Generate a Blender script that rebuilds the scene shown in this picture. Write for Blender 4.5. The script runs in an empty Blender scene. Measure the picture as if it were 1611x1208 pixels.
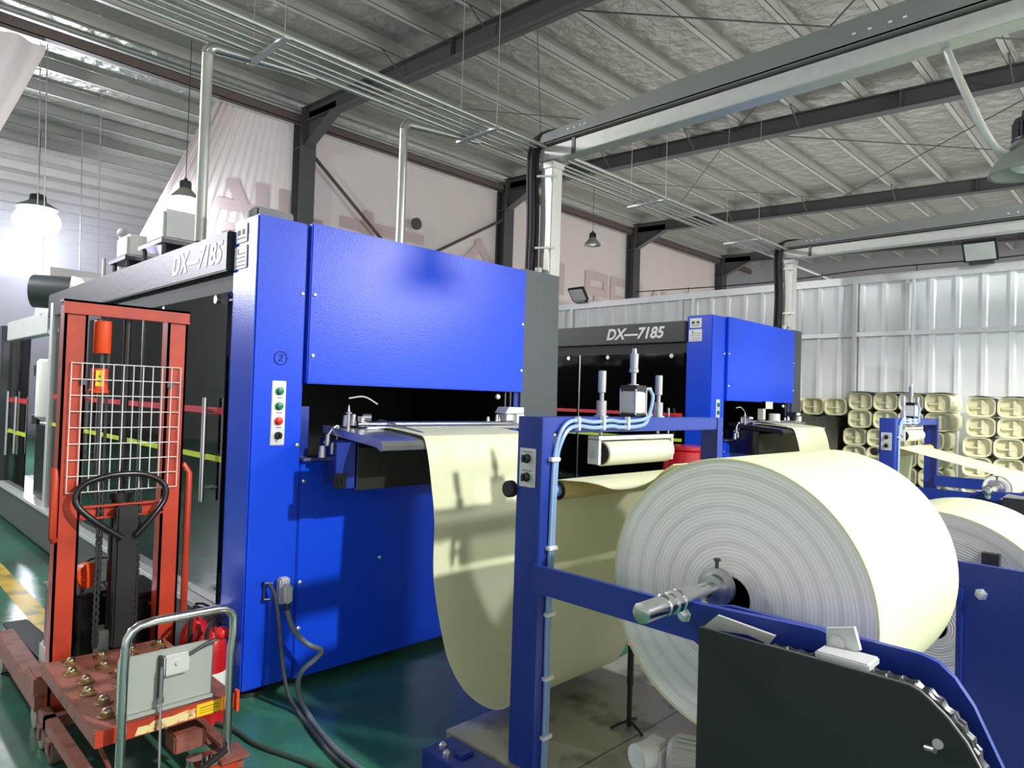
import bpy, bmesh, math, random
from math import sin, cos, pi, radians, sqrt
from mathutils import Vector, Matrix
random.seed(7)
S = bpy.context.scene
COL = S.collection

# ------------------------------------------------------------------ camera
F_PX, YAW, PITCH, ROLL, EYE = 1070.9, radians(44.72), radians(1.18), radians(1.819), 1.55
_f = Vector((cos(PITCH)*cos(YAW), cos(PITCH)*sin(YAW), sin(PITCH)))
_r = Vector((sin(YAW), -cos(YAW), 0)); _u = _r.cross(_f)
CR = cos(ROLL)*_r + sin(ROLL)*_u; CU = -sin(ROLL)*_r + cos(ROLL)*_u
cd = bpy.data.cameras.new('camera'); cam = bpy.data.objects.new('camera', cd); COL.objects.link(cam)
cd.sensor_fit = 'HORIZONTAL'; cd.sensor_width = 36; cd.lens = 36*F_PX/1611
cd.clip_start = .05; cd.clip_end = 300
M = Matrix((( CR.x, CU.x, -_f.x, 0), (CR.y, CU.y, -_f.y, 0), (CR.z, CU.z, -_f.z, EYE), (0, 0, 0, 1)))
cam.matrix_world = M
S.camera = cam

# ------------------------------------------------------------------ view, world, main lights
S.view_settings.view_transform = 'Standard'; S.view_settings.look = 'None'
S.view_settings.exposure = 0.35; S.view_settings.gamma = 1.0; S.view_settings.use_curve_mapping = False
W = bpy.data.worlds.new('daylight'); S.world = W; W.use_nodes = True
bg = W.node_tree.nodes['Background']; bg.inputs[0].default_value = (1, .985, .955, 1); bg.inputs[1].default_value = 1.1

def lamp_light(name, loc, power, radius=.2, col=(1, .98, .94), spot=None):
    ld = bpy.data.lights.new(name, 'SPOT' if spot else 'POINT'); ld.energy = power; ld.color = col; ld.shadow_soft_size = radius
    if spot: ld.spot_size = radians(spot); ld.spot_blend = .35
    o = bpy.data.objects.new(name, ld); o.location = loc; COL.objects.link(o); return o
KEY = (3.3, -3.4, 5.25)
lamp_light('key_high_bay_light', (KEY[0], KEY[1], KEY[2]-.16), 1900, .12, (1, .985, .93), 150)
lamp_light('added_side_light', (9.0, -6.3, 4.40), 1500, .35, (1, .985, .94))  # added unseen lamp, placed to put a highlight on the upper panel
lamp_light('added_aisle_fill', (-.9, 7.6, 4.80), 420, .2, (1, 1, .98))  # added unseen fill for the left floor and the door reflections
fl_ = lamp_light('added_glare_spot', (-4.0, 15.8, 4.75), 1700, .5, (.9, .92, 1), 62)  # added unseen spot aimed at the front pillar for its glare
fl_.rotation_euler = (Vector((1.5, 3.6, 2.1))-Vector((-4.0, 15.8, 4.75))).to_track_quat('-Z', 'Y').to_euler()
lamp_light('far_left_high_bay_light', (2.95, 16.8, 4.35), 900, .25, (.86, .89, 1))
lamp_light('far_banner_high_bay_light', (3.95, 11.4, 4.42), 130, .15, (.86, .9, 1))
pl_ = lamp_light('added_partition_spot', (7.4, -1.6, 4.75), 420, .2, (1, 1, .97), 80)  # added unseen spot that brightens the partition and container piles
pl_.rotation_euler = (Vector((9.6, 2.0, .8))-Vector((7.4, -1.6, 4.75))).to_track_quat('-Z', 'Y').to_euler()

# ------------------------------------------------------------------ helpers
def at(px, py, ax, val):
    """pixel of the 1611x1208 frame -> world point on the plane x/y/z = val"""
    d = CR*((px-805.5)/F_PX) - CU*((py-604)/F_PX) + _f
    c = Vector((0, 0, EYE)); i = 'xyz'.index(ax); return c + d*((val-c[i])/d[i])

def lin(h):
    h = h.lstrip('#'); o = []
    for i in (0, 2, 4):
        c = int(h[i:i+2], 16)/255; o.append(c/12.92 if c <= .04045 else ((c+.055)/1.055)**2.4)
    return (*o, 1)

MATS = {}
def mat(name, col, rough=.5, metal=0., var=.12, scale=6., bump=0., bscale=40., emit=0., coat=0., spec=.5, alpha=1., trans=0., dirt=None):
    if name in MATS: return MATS[name]
    m = bpy.data.materials.new(name); m.use_nodes = True; nt = m.node_tree; N = nt.nodes; L = nt.links
    p = N['Principled BSDF']; c = lin(col)
    tc = N.new('ShaderNodeTexCoord')
    nz = N.new('ShaderNodeTexNoise'); nz.inputs['Scale'].default_value = scale; nz.inputs['Detail'].default_value = 5
    L.new(tc.outputs['Object'], nz.inputs['Vector'])
    mx = N.new('ShaderNodeMix'); mx.data_type = 'RGBA'
    mx.inputs[6].default_value = tuple(max(0, v*(1-var)) for v in c[:3]) + (1,)
    mx.inputs[7].default_value = tuple(min(1, v*(1+var)) for v in c[:3]) + (1,)
    if dirt: mx.inputs[6].default_value = lin(dirt)
    L.new(nz.outputs['Fac'], mx.inputs[0])
    if dirt:
        rp = N.new('ShaderNodeValToRGB'); rp.color_ramp.elements[0].position = .34; rp.color_ramp.elements[1].position = .5
        L.new(nz.outputs['Fac'], rp.inputs[0]); L.new(rp.outputs[0], mx.inputs[0])
    L.new(mx.outputs[2], p.inputs['Base Color'])
    p.inputs['Roughness'].default_value = rough; p.inputs['Metallic'].default_value = metal
    p.inputs['Specular IOR Level'].default_value = spec
    p.inputs['Coat Weight'].default_value = coat; p.inputs['Coat Roughness'].default_value = .12
    p.inputs['Transmission Weight'].default_value = trans; p.inputs['Alpha'].default_value = alpha
    if emit: L.new(mx.outputs[2], p.inputs['Emission Color']); p.inputs['Emission Strength'].default_value = emit
    if bump:
        n2 = N.new('ShaderNodeTexNoise'); n2.inputs['Scale'].default_value = bscale; n2.inputs['Detail'].default_value = 6
        L.new(tc.outputs['Object'], n2.inputs['Vector'])
        b = N.new('ShaderNodeBump'); b.inputs['Strength'].default_value = bump; b.inputs['Distance'].default_value = .02
        L.new(n2.outputs['Fac'], b.inputs['Height']); L.new(b.outputs[0], p.inputs['Normal'])
    MATS[name] = m; return m

blue = mat('blue enamel', '1346da', .27, 0, .05, 3, .06, 120, spec=.35)
navy = mat('stand blue enamel', '1d3590', .32, 0, .08, 4, .04, 120)
dark = mat('charcoal enamel', '42484e', .42, 0, .06, 3)
beamgrey = mat('beam charcoal gloss', '3a3a3e', .38, .0, .08, 2, .05, 40, spec=.3)
black = mat('matt black', '141416', .6, 0, .2, 5)
gblack = mat('gloss black', '17181a', .25, 0, .2, 5)
guardm = mat('guard black enamel', '25272b', .42, 0, .08, 4)
chrome = mat('chrome', 'd8d8da', .16, 1, .05, 9)
steel = mat('brushed steel', 'b4b6ba', .32, .9, .1, 14)
alu = mat('aluminium', 'cfd1d3', .4, .35, .08, 12)
galv = mat('galvanized steel', 'c6c8c3', .4, .3, .12, 20)
darksteel = mat('dark steel', '55565a', .4, .8, .15, 12)
cable = mat('grey cable jacket', '6c7880', .5, 0, .1, 12)
hosem = mat('blue air hose', '86a4cc', .35, 0, .08, 12)
white = mat('white plastic', 'e6e8e6', .45, 0, .04, 6)
offwhite = mat('light grey enamel', 'c8cac8', .45, 0, .08, 5)
orange = mat('orange enamel', 'b53a20', .42, 0, .08, 6, dirt='a2331d')
rust = mat('rusty brown paint', '8e5546', .55, 0, .1, 10, .15, 60, dirt='744236')
hotorange = mat('orange plastic', 'e84e1a', .4, 0, .06, 6)
red = mat('red enamel', 'bf1420', .3, 0, .06, 6, coat=.4)
green = mat('green button', '0c7a50', .3, 0, .05, 5)
redbtn = mat('red button', 'd81e20', .3, 0, .05, 5)
yellow = mat('yellow label', 'eec81c', .5, 0, .06, 20)
paperw = mat('label paper', 'e8ecea', .55, 0, .05, 30)
printm = mat('label print', '4c5054', .6)
ink = mat('marker ink', '101a60', .6)
rubber = mat('rubber', '1c1c1c', .7)
wheelm = mat('worn wheel', 'a39a90', .6, 0, .15, 10)
tread = mat('caster tyre', '6a5c54', .7, 0, .15, 12)
tapered = mat('red tape', 'd02034', .4)
tapeyel = mat('yellow tape', 'c8e030', .4)
foam = mat('cream foam', 'eae7c4', .5, 0, .05, 6, coat=.15)
screw = mat('bright bolt', 'dfe3ea', .25, .8, .05, 9)
conduit = mat('steel conduit', 'c9cac6', .3, .7, .1, 8)
steelpaint = mat('dark grey structural paint', '4a4a4c', .55, 0, .1, 3)
purlinm = mat('galvanized purlin', 'aaaaa4', .45, .2, .12, 4)
brassy = mat('steel ball', 'c9b890', .12, 1, .05, 9)

def add_translucency(name, col, tcol, rough=.5, fac=.3):
    m = mat(name, col, rough, 0, .04, 3)
    nt = m.node_tree; p = nt.nodes['Principled BSDF']; out = nt.nodes['Material Output']
    t = nt.nodes.new('ShaderNodeBsdfTranslucent'); t.inputs[0].default_value = lin(tcol)
    mx = nt.nodes.new('ShaderNodeMixShader'); mx.inputs[0].default_value = fac
    nt.links.new(p.outputs[0], mx.inputs[1]); nt.links.new(t.outputs[0], mx.inputs[2]); nt.links.new(mx.outputs[0], out.inputs[0])
    return m
paper = add_translucency('cream foam sheet', 'ecefcc', 'e0d89c', .5, .22)
bannerm = add_translucency('dusty white sheeting', 'd6cdca', 'd6cdca', .8, .2)
chars_m = add_translucency('faded red print', 'd2bfbf', 'd2bfbf', .8, .2)

def glass_mat(name, tint, refl=.25):
    m = bpy.data.materials.new(name); m.use_nodes = True; nt = m.node_tree; nt.nodes.clear()
    o = nt.nodes.new('ShaderNodeOutputMaterial'); t = nt.nodes.new('ShaderNodeBsdfTransparent'); t.inputs[0].default_value = lin(tint)
    g = nt.nodes.new('ShaderNodeBsdfGlossy'); g.inputs['Roughness'].default_value = .06
    fr = nt.nodes.new('ShaderNodeFresnel'); fr.inputs[0].default_value = 2.0
    tc = nt.nodes.new('ShaderNodeTexCoord'); nz = nt.nodes.new('ShaderNodeTexNoise'); nz.inputs['Scale'].default_value = 1.6
    bp = nt.nodes.new('ShaderNodeBump'); bp.inputs['Strength'].default_value = .12; bp.inputs['Distance'].default_value = .03
    nt.links.new(tc.outputs['Object'], nz.inputs['Vector']); nt.links.new(nz.outputs['Fac'], bp.inputs['Height'])
    nt.links.new(bp.outputs[0], g.inputs['Normal'])
    mx = nt.nodes.new('ShaderNodeMixShader')
    nt.links.new(fr.outputs[0], mx.inputs[0]); nt.links.new(t.outputs[0], mx.inputs[1]); nt.links.new(g.outputs[0], mx.inputs[2])
    nt.links.new(mx.outputs[0], o.inputs[0]); return m
smoke_glass = glass_mat('smoked acrylic', 'cdd2cf')
clear_film = glass_mat('clear plastic film', 'f0f0ea')

def ring_mat(name, col, col2):
    m = mat(name, col, .6, 0, .03, 4); nt = m.node_tree; N = nt.nodes; L = nt.links; p = N['Principled BSDF']
    tc = N.new('ShaderNodeTexCoord'); w = N.new('ShaderNodeTexWave'); w.wave_type = 'RINGS'; w.rings_direction = 'X'
    w.inputs['Scale'].default_value = 26; w.inputs['Distortion'].default_value = 3.2; w.inputs['Detail'].default_value = 3; w.inputs['Detail Scale'].default_value = .35
    w2 = N.new('ShaderNodeTexWave'); w2.wave_type = 'RINGS'; w2.rings_direction = 'X'
    w2.inputs['Scale'].default_value = 5.3; w2.inputs['Distortion'].default_value = 2; w2.inputs['Detail Scale'].default_value = .3
    L.new(tc.outputs['Object'], w.inputs['Vector']); L.new(tc.outputs['Object'], w2.inputs['Vector'])
    ml = N.new('ShaderNodeMath'); ml.operation = 'MULTIPLY'; L.new(w.outputs['Fac'], ml.inputs[0]); L.new(w2.outputs['Fac'], ml.inputs[1])
    rp = N.new('ShaderNodeValToRGB'); rp.color_ramp.elements[0].color = lin(col2); rp.color_ramp.elements[1].color = lin(col)
    rp.color_ramp.elements[0].position = .0; rp.color_ramp.elements[1].position = .16
    L.new(ml.outputs[0], rp.inputs[0]); L.new(rp.outputs[0], p.inputs['Base Color'])
    b = N.new('ShaderNodeBump'); b.inputs['Strength'].default_value = .2; b.inputs['Distance'].default_value = .003
    L.new(w.outputs['Fac'], b.inputs['Height']); L.new(b.outputs[0], p.inputs['Normal'])
    return m
rollface = ring_mat('wound foam edges', 'fbfaf5', 'e6e5df')

class MB:
    def __init__(s): s.v = []; s.f = []
    def add(s, vs, fs):
        b = len(s.v); s.v += [tuple(v) for v in vs]; s.f += [tuple(b+i for i in f) for f in fs]; return s
    def box(s, x0, y0, z0, x1, y1, z1, bev=0.):
        x0, x1 = min(x0, x1), max(x0, x1); y0, y1 = min(y0, y1), max(y0, y1); z0, z1 = min(z0, z1), max(z0, z1)
        if bev <= 0:
            vs = [(x, y, z) for x in (x0, x1) for y in (y0, y1) for z in (z0, z1)]
            return s.add(vs, [(0, 1, 3, 2), (4, 6, 7, 5), (0, 4, 5, 1), (2, 3, 7, 6), (0, 2, 6, 4), (1, 5, 7, 3)])
        bm = bmesh.new(); bmesh.ops.create_cube(bm, size=1)
        for v in bm.verts: v.co = Vector(((x0+x1)/2+v.co.x*(x1-x0), (y0+y1)/2+v.co.y*(y1-y0), (z0+z1)/2+v.co.z*(z1-z0)))
        bmesh.ops.bevel(bm, geom=list(bm.edges), offset=min(bev, .45*min(x1-x0, y1-y0, z1-z0)), segments=2, affect='EDGES')
        return s.bm(bm)
    def bm(s, bm):
        bm.verts.index_update(); s.add([v.co[:] for v in bm.verts], [[v.index for v in f.verts] for f in bm.faces]); bm.free(); return s
    def tube(s, pts, r, n=10, closed=False, caps=True):
        P = [Vector(p) for p in pts]; k = len(P); rs = r if isinstance(r, (list, tuple)) else [r]*k
        T = []
        for i in range(k):
            a = P[i-1] if (i or closed) else P[0]; b = P[(i+1) % k] if (i < k-1 or closed) else P[-1]
            T.append((b-a).normalized() if (b-a).length > 1e-9 else Vector((0, 0, 1)))
        u = T[0].orthogonal().normalized(); vs = []
        for i in range(k):
            u = (u - T[i]*u.dot(T[i])).normalized(); w = T[i].cross(u)
            for j in range(n):
                a = 2*pi*j/n; vs.append(P[i]+(u*cos(a)+w*sin(a))*rs[i])
        fs = []
        for i in range(k if closed else k-1):
            for j in range(n):
                a, b = i*n+j, i*n+(j+1) % n; c, d = ((i+1) % k)*n+(j+1) % n, ((i+1) % k)*n+j
                fs.append((a, b, c, d))
        if caps and not closed: fs += [tuple(range(n))[::-1], tuple(range((k-1)*n, k*n))]
        return s.add(vs, fs)
    def cyl(s, p0, p1, r, r1=None, n=20): return s.tube([p0, p1], [r, r if r1 is None else r1], n)
    def lathe(s, p, axis, prof, n=28, caps=True):
        """prof: (distance along axis, radius)"""
        ax = Vector(axis).normalized(); u = ax.orthogonal().normalized(); w = ax.cross(u); p = Vector(p); vs = []; k = len(prof)
        for t, r in prof:
            for j in range(n):
                a = 2*pi*j/n; vs.append(p+ax*t+(u*cos(a)+w*sin(a))*r)
        fs = [(i*n+j, i*n+(j+1) % n, (i+1)*n+(j+1) % n, (i+1)*n+j) for i in range(k-1) for j in range(n)]
        if caps: fs += [tuple(range(n))[::-1], tuple(range((k-1)*n, k*n))]
        return s.add(vs, fs)
    def sphere(s, c, r, n=14, m=8, sz=1.):
        c = Vector(c); prof = [(-r*cos(pi*i/m)*sz, max(r*sin(pi*i/m), 1e-4)) for i in range(m+1)]
        return s.lathe(c, (0, 0, 1), prof, n)
    def prism(s, poly, axis, a0, a1):
        i = 'xyz'.index(axis); n = len(poly); vs = []
        for a in (a0, a1):
            for p in poly:
                q = list(p); q.insert(i, a); vs.append(q)
        return s.add(vs, [tuple(range(n)), tuple(range(2*n-1, n-1, -1))] + [(j, (j+1) % n, n+(j+1) % n, n+j) for j in range(n)])
    def grid(s, fn, nu, nv):
        vs = [fn(i/nu, j/nv) for i in range(nu+1) for j in range(nv+1)]
        return s.add(vs, [(i*(nv+1)+j, i*(nv+1)+j+1, (i+1)*(nv+1)+j+1, (i+1)*(nv+1)+j) for i in range(nu) for j in range(nv)])
    def chan(s, axis, a0, a1, c, w, h, t, op):
        """open C channel along axis; c=(two other coords min corner) w,h sizes, t thickness, op = open side index 0..3"""
        (b, d) = c
        R = [(b, d, b+w, d+t), (b+w-t, d, b+w, d+h), (b, d+h-t, b+w, d+h), (b, d, b+t, d+h)]
        i = 'xyz'.index(axis)
        for k, (q0, q1, q2, q3) in enumerate(R):
            if k == op: continue
            lo = [q0, q1]; hi = [q2, q3]; lo.insert(i, a0); hi.insert(i, a1); s.box(*lo, *hi)
        return s

def arc(c, r, a0, a1, n, plane='yz', k=0.):
    o = []
    for i in range(n+1):
        a = radians(a0+(a1-a0)*i/n); p, q = c[0]+r*cos(a), c[1]+r*sin(a)
        o.append({'yz': (k, p, q), 'xz': (p, k, q), 'xy': (p, q, k)}[plane])
    return o
def spline(pts, n=8):
    P = [Vector(p) for p in pts]; P = [P[0]*2-P[1]] + P + [P[-1]*2-P[-2]]; o = []
    for i in range(1, len(P)-2):
        for k in range(n):
            t = k/n; a, b, c, d = P[i-1:i+3]
            o.append(.5*((2*b)+(c-a)*t+(2*a-5*b+4*c-d)*t*t+(3*b-a-3*c+d)*t**3))
    o.append(P[-2]); return o

def obj(name, mb, m, parent=None, origin=None, smooth=35, label=None):
    w = Vector(origin) if origin is not None else (root_loc(parent) if parent else Vector((0, 0, 0)))
    me = bpy.data.meshes.new(name); me.from_pydata([tuple(Vector(v)-w) for v in mb.v], [], mb.f)
    b = bmesh.new(); b.from_mesh(me); bmesh.ops.recalc_face_normals(b, faces=b.faces); b.to_mesh(me); b.free()
    me.materials.append(m)
    if smooth:
        for p in me.polygons: p.use_smooth = True
        me.set_sharp_from_angle(angle=radians(smooth))
    o = bpy.data.objects.new(name, me); COL.objects.link(o)
    if parent: o.parent = parent
    else: o.location = w
    if label: o['label'] = label
    return o
def pieces(name, mb, m, parent, smooth=35):
    """one object per separate piece of mb (pieces whose boxes touch stay together)"""
    n = len(mb.v); par = list(range(n))
    def fd(a):
        while par[a] != a: par[a] = par[par[a]]; a = par[a]
        return a
    for f in mb.f:
        for i in f[1:]: par[fd(i)] = fd(f[0])
    G = {}
    for i in range(n): G.setdefault(fd(i), []).append(i)
    B = [[g, [min(mb.v[i][k] for i in g)-.003 for k in range(3)], [max(mb.v[i][k] for i in g)+.003 for k in range(3)]] for g in G.values()]
    go = True
    while go:
        go = False
        for i in range(len(B)):
            for j in range(i+1, len(B)):
                if all(B[i][1][k] <= B[j][2][k] and B[j][1][k] <= B[i][2][k] for k in range(3)):
                    B[i] = [B[i][0]+B[j][0], [min(a, b) for a, b in zip(B[i][1], B[j][1])], [max(a, b) for a, b in zip(B[i][2], B[j][2])]]
                    B.pop(j); go = True; break
            if go: break
    out = []
    for g, lo, hi in B:
        ix = {v: k for k, v in enumerate(sorted(g))}; q = MB(); q.v = [mb.v[i] for i in sorted(g)]
        q.f = [tuple(ix[i] for i in f) for f in mb.f if f[0] in ix]; out.append(obj(name, q, m, parent, None, smooth))
    return out
def root_loc(o):
    while o.parent: o = o.parent
    return Vector(o.location)
def tag(o, label, cat, group=None, kind=None):
    o['label'] = label; o['category'] = cat
    if group: o['group'] = group
    if kind: o['kind'] = kind
    return o
def thing(name, loc, label, cat, group=None):
    o = bpy.data.objects.new(name, None); COL.objects.link(o); o.location = loc; o.empty_display_size = .1
    return tag(o, label, cat, group)
def struct(name, mb, m, origin=None, smooth=35, parent=None):
    o = obj(name, mb, m, parent, origin, smooth)
    if not parent: o['kind'] = 'structure'
    return o
def text(name, body, size, m, parent, loc, xdir, zdir, shear=0., ext=.002, bold=0., mirror=False, origin=None, align='LEFT'):
    cu = bpy.data.curves.new(name, 'FONT'); cu.body = body; cu.size = size; cu.extrude = ext; cu.shear = shear; cu.offset = bold; cu.align_x = align
    t = bpy.data.objects.new(name, cu); COL.objects.link(t)
    dg = bpy.context.evaluated_depsgraph_get(); me = bpy.data.meshes.new_from_object(t.evaluated_get(dg)); bpy.data.objects.remove(t)
    X = Vector(xdir).normalized(); Z = Vector(zdir).normalized(); N = X.cross(Z)
    mb = MB(); mb.add([Vector(loc)+X*(-v.co.x if mirror else v.co.x)+Z*v.co.y+N*v.co.z for v in me.vertices], [list(p.vertices) for p in me.polygons])
    return obj(name, mb, m, parent, origin, 0)

# ------------------------------------------------------------------ the hall: floor, roof, frames, walls
def floor_material():
    m = mat('green epoxy floor', '2c6a54', .22, 0, .2, 1.2, .05, 18)
    nt = m.node_tree; N = nt.nodes; L = nt.links; p = N['Principled BSDF']
    tc = N.new('ShaderNodeTexCoord'); n = N.new('ShaderNodeTexNoise'); n.inputs['Scale'].default_value = .9; n.inputs['Detail'].default_value = 9; n.inputs['Roughness'].default_value = .65
    L.new(tc.outputs['Object'], n.inputs['Vector'])
    rp = N.new('ShaderNodeValToRGB'); e = rp.color_ramp.elements
    e[0].position = .36; e[0].color = lin('46584f'); e[1].position = .52; e[1].color = lin('39755f')
    x = e.new(.74); x.color = lin('559078')
    L.new(n.outputs['Fac'], rp.inputs[0]); L.new(rp.outputs[0], p.inputs['Base Color'])
    return m
struct('floor', MB().box(-5, -3.5, -.12, 11, 31.5, 0), floor_material())
struct('trim_floor_line', MB().box(1.0, 3.95, 0, 1.12, 26, .003), mat('worn yellow floor paint', 'c9a83c', .5, 0, .2, 5, dirt='8a8450'))

RIDGE, SL = 12.0, .045
def roof_z(y, base=7.15): return base - SL*abs(RIDGE-y)
foil = mat('wrinkled foil insulation', '9fa098', .34, .4, .22, 1.3, 1.0, 4.5)
for _n in foil.node_tree.nodes:
    if _n.type == 'BUMP': _n.inputs['Distance'].default_value = .07
struct('ceiling', MB().prism([(-11, roof_z(-11)), (12, roof_z(12)), (12, roof_z(12)+.06), (-11, roof_z(-11)+.06)], 'x', -9, 26), foil)
struct('ceiling', MB().prism([(12, roof_z(12)), (32, roof_z(32)), (32, roof_z(32)+.06), (12, roof_z(12)+.06)], 'x', -9, 26), foil)
for k in list(range(-6, 12)) + list(range(12, 31)):
    y = k + .78; z = roof_z(y) - .004
    struct('purlin', MB().box(-8.5, y-.035, z-.2, 25.5, y-.028, z).box(-8.5, y-.035, z-.2, 25.5, y+.055, z-.193).box(-8.5, y+.049, z-.2, 25.5, y+.055, z-.175), purlinm, (0, y, z), 0)
for X in (.8, 6.29, 11.7, 17.2, 22.7):
    b = MB(); y0 = -6.0
    for d0, d1, hw in ((.21, .225, .1), (.21, .5, .006), (.485, .5, .1)):
        b.prism([(y0, roof_z(y0)-d1), (y0, roof_z(y0)-d0), (12, roof_z(12)-d0), (12, roof_z(12)-d1)], 'x', X-hw, X+hw)
    b.prism([(10.9, roof_z(10.9)-.49), (11.86, roof_z(11.9)-.95), (11.86, roof_z(11.9)-.3), (10.9, roof_z(10.9)-.3)], 'x', X-.006, X+.006)
    b.prism([(10.9, roof_z(10.9)-.505), (11.86, roof_z(11.9)-.965), (11.86, roof_z(11.9)-.95), (10.9, roof_z(10.9)-.49)], 'x', X-.1, X+.1)
    for yy in (3.2, 7.6, 9.8): b.box(X-.1, yy-.006, roof_z(yy)-.49, X+.1, yy+.006, roof_z(yy)-.22)
    struct('rafter', b, steelpaint, (X, 12, 6.8), 0)
    c = MB().box(X-.16, 11.86, 0, X+.16, 11.875, 6.9).box(X-.16, 12.14, 0, X+.16, 12.155, 6.9).box(X-.008, 11.87, 0, X+.008, 12.15, 6.9)
    c.box(X-.15, 11.85, 6.15, X+.15, 12.16, 6.17)
    struct('column', c, steelpaint, (X, 12, 0), 0)
    g = MB()   # fly braces between rafter and purlins
    for yy in (1.78, 4.78, 6.78, 8.78):
        for s in (-1, 1): g.cyl((X+s*.09, yy-.02, roof_z(yy)-.48), (X+s*.5, yy-.02, roof_z(yy)-.19), .012, n=6)
    struct('trim_brace', g, steelpaint, (X, 5, 6.8))
struct('girder', MB().chan('x', -8, 25, (11.94, 6.62), .14, .16, .012, 1), mat('brown primed steel', '5e524e', .6, 0, .15, 3), (0, 12, 6.7), 0)
struct('girder', MB().box(-8, 11.9, 6.83, 25, 12.1, 6.86), purlinm, (0, 12, 6.85), 0)
xb = MB(); a0, a1 = 6.45, 11.54
for (p, q) in (((a0, 11.98, 6.1), (a1, 11.98, 2.0)), ((a0, 11.95, 3.05), (a1, 11.95, 5.9))):
    xb.cyl(p, q, .035, n=8)
xb.lathe(at(655, 352, 'y', 11.96)-Vector((0, .03, 0)), (0, 1, 0), [(0, .13), (.05, .13)], 18)
struct('trim_cross_brace', xb, mat('rust brown steel', '4f4342', .6, 0, .15, 4), (9, 12, 4))
rods = MB()  # roof tie rods (crossed between bays)
for X in (6.29, 11.7):
    rods.cyl((X, 6.0, roof_z(6)-.26), (X+5.4, 10.8, roof_z(10.8)-.26), .008, n=6).cyl((X, 10.8, roof_z(10.8)-.28), (X+5.4, 6, roof_z(6)-.28), .008, n=6)
    rods.cyl((X, .6, roof_z(.6)-.26), (X+5.4, 6, roof_z(6)-.26), .012, n=6).cyl((X, 6, roof_z(6)-.28), (X+5.4, .6, roof_z(.6)-.28), .012, n=6)
struct('trim_roof_rods', rods, steelpaint, (9, 6, 6.7))

# walls
def corrug(y0, y1, pitch, x, d, rib=.045):
    P = []; y = y0
    while y < y1:
        P += [(x, y), (x, y+pitch*.5-rib), (x-d, y+pitch*.5-rib*.5), (x-d, y+pitch*.5+rib*.5), (x, y+pitch*.5+rib)]; y += pitch
    P.append((x, y1)); return P
panelm = mat('pale corrugated steel', 'e4e8ec', .4, .0, .06, 1.1)
PX = 9.6
prof = corrug(-6, 9.6, .27, PX, .03)
struct('wall_right', MB().prism(prof + [(PX+.03, 9.6), (PX+.03, -6)], 'z', 0, 3.2), panelm, (PX, 2, 0), 0)
tr = MB().box(PX-.05, -6, 3.2, PX+.04, 9.6, 3.30)
struct('trim_1', tr, alu, (PX, 2, 3.2), 0)
struct('trim_2', MB().box(PX-.075, -6, 2.50, PX-.031, 9.6, 2.555), alu, (PX, 2, 2.5), 0)
for px in (900, 1091, 1345, 1437):
    yy = at(px, 490, 'x', PX-.06).y
    struct('trim_post', MB().box(PX-.082, yy-.028 if px != 1437 else yy-.012, 0, PX-.032, yy+.028 if px != 1437 else yy+.012, 3.2, .006), alu, (PX, yy, 0))
wire = MB().tube(spline([(PX-.05, 6.6, 3.40), (PX-.05, 4.4, 3.34), (PX-.05, 2.9, 3.38), (PX-.05, 1.4, 3.36), (PX-.05, -.5, 3.42)], 6), .008, 6)
for yy in (5.6, 3.55, 2.4): wire.tube([(PX-.05, yy, 3.30), (PX-.05, yy, 3.39)], .006, 5)
tag(obj('cable', wire, rubber, None, (PX, 3, 3.35)), 'thin dark electric cable strung along the top rail of the partition', 'cable')
struct('wall_back', MB().box(25.4, -11, 0, 25.5, 31.4, 7.2), mat('dull grey wall', '85868a', .7, 0, .08, .6), (25.4, 0, 0), 0)
bandm = mat('far wall sheeting', 'a9aec2', .6, 0, .08, .8)
fw = MB(); x = -9.0
while x < 26:
    fw.box(x, 31.4, 0, x+.5, 31.5, 6.3); fw.box(x+.5, 31.44, 0, x+.56, 31.5, 6.3); x += .56
struct('wall_left', fw, bandm, (0, 31.5, 0), 0)
struct('window_1', MB().box(-4.9, 31.28, 5.62, 6.3, 31.36, 6.0), mat('daylight window strip', 'f4f6ff', .4, emit=2.2), (0, 31.4, 5.4), 0)

# haze volume added for the lens glare around the far lamp
def glare_haze(name, density):
    m = bpy.data.materials.new(name); m.use_nodes = True; nt = m.node_tree; nt.nodes.clear()
    o = nt.nodes.new('ShaderNodeOutputMaterial'); v = nt.nodes.new('ShaderNodeVolumeScatter')
    v.inputs['Color'].default_value = (.9, .92, 1, 1); v.inputs['Density'].default_value = density; v.inputs['Anisotropy'].default_value = -.15
    nt.links.new(v.outputs[0], o.inputs['Volume']); return m
hz = obj('haze', MB().prism([(17.25, .4), (31.2, .4), (31.2, 5.98), (17.25, 6.6)], 'x', -4.8, 9.5), glare_haze('glare haze', .08), None, (2, 24, .4), 0)  # haze box set behind the far lamp, mostly to imitate lens glare
tag(hz, 'added haze for lamp glare filling the far left bay behind the sheeting', 'haze', None, 'stuff')

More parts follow.
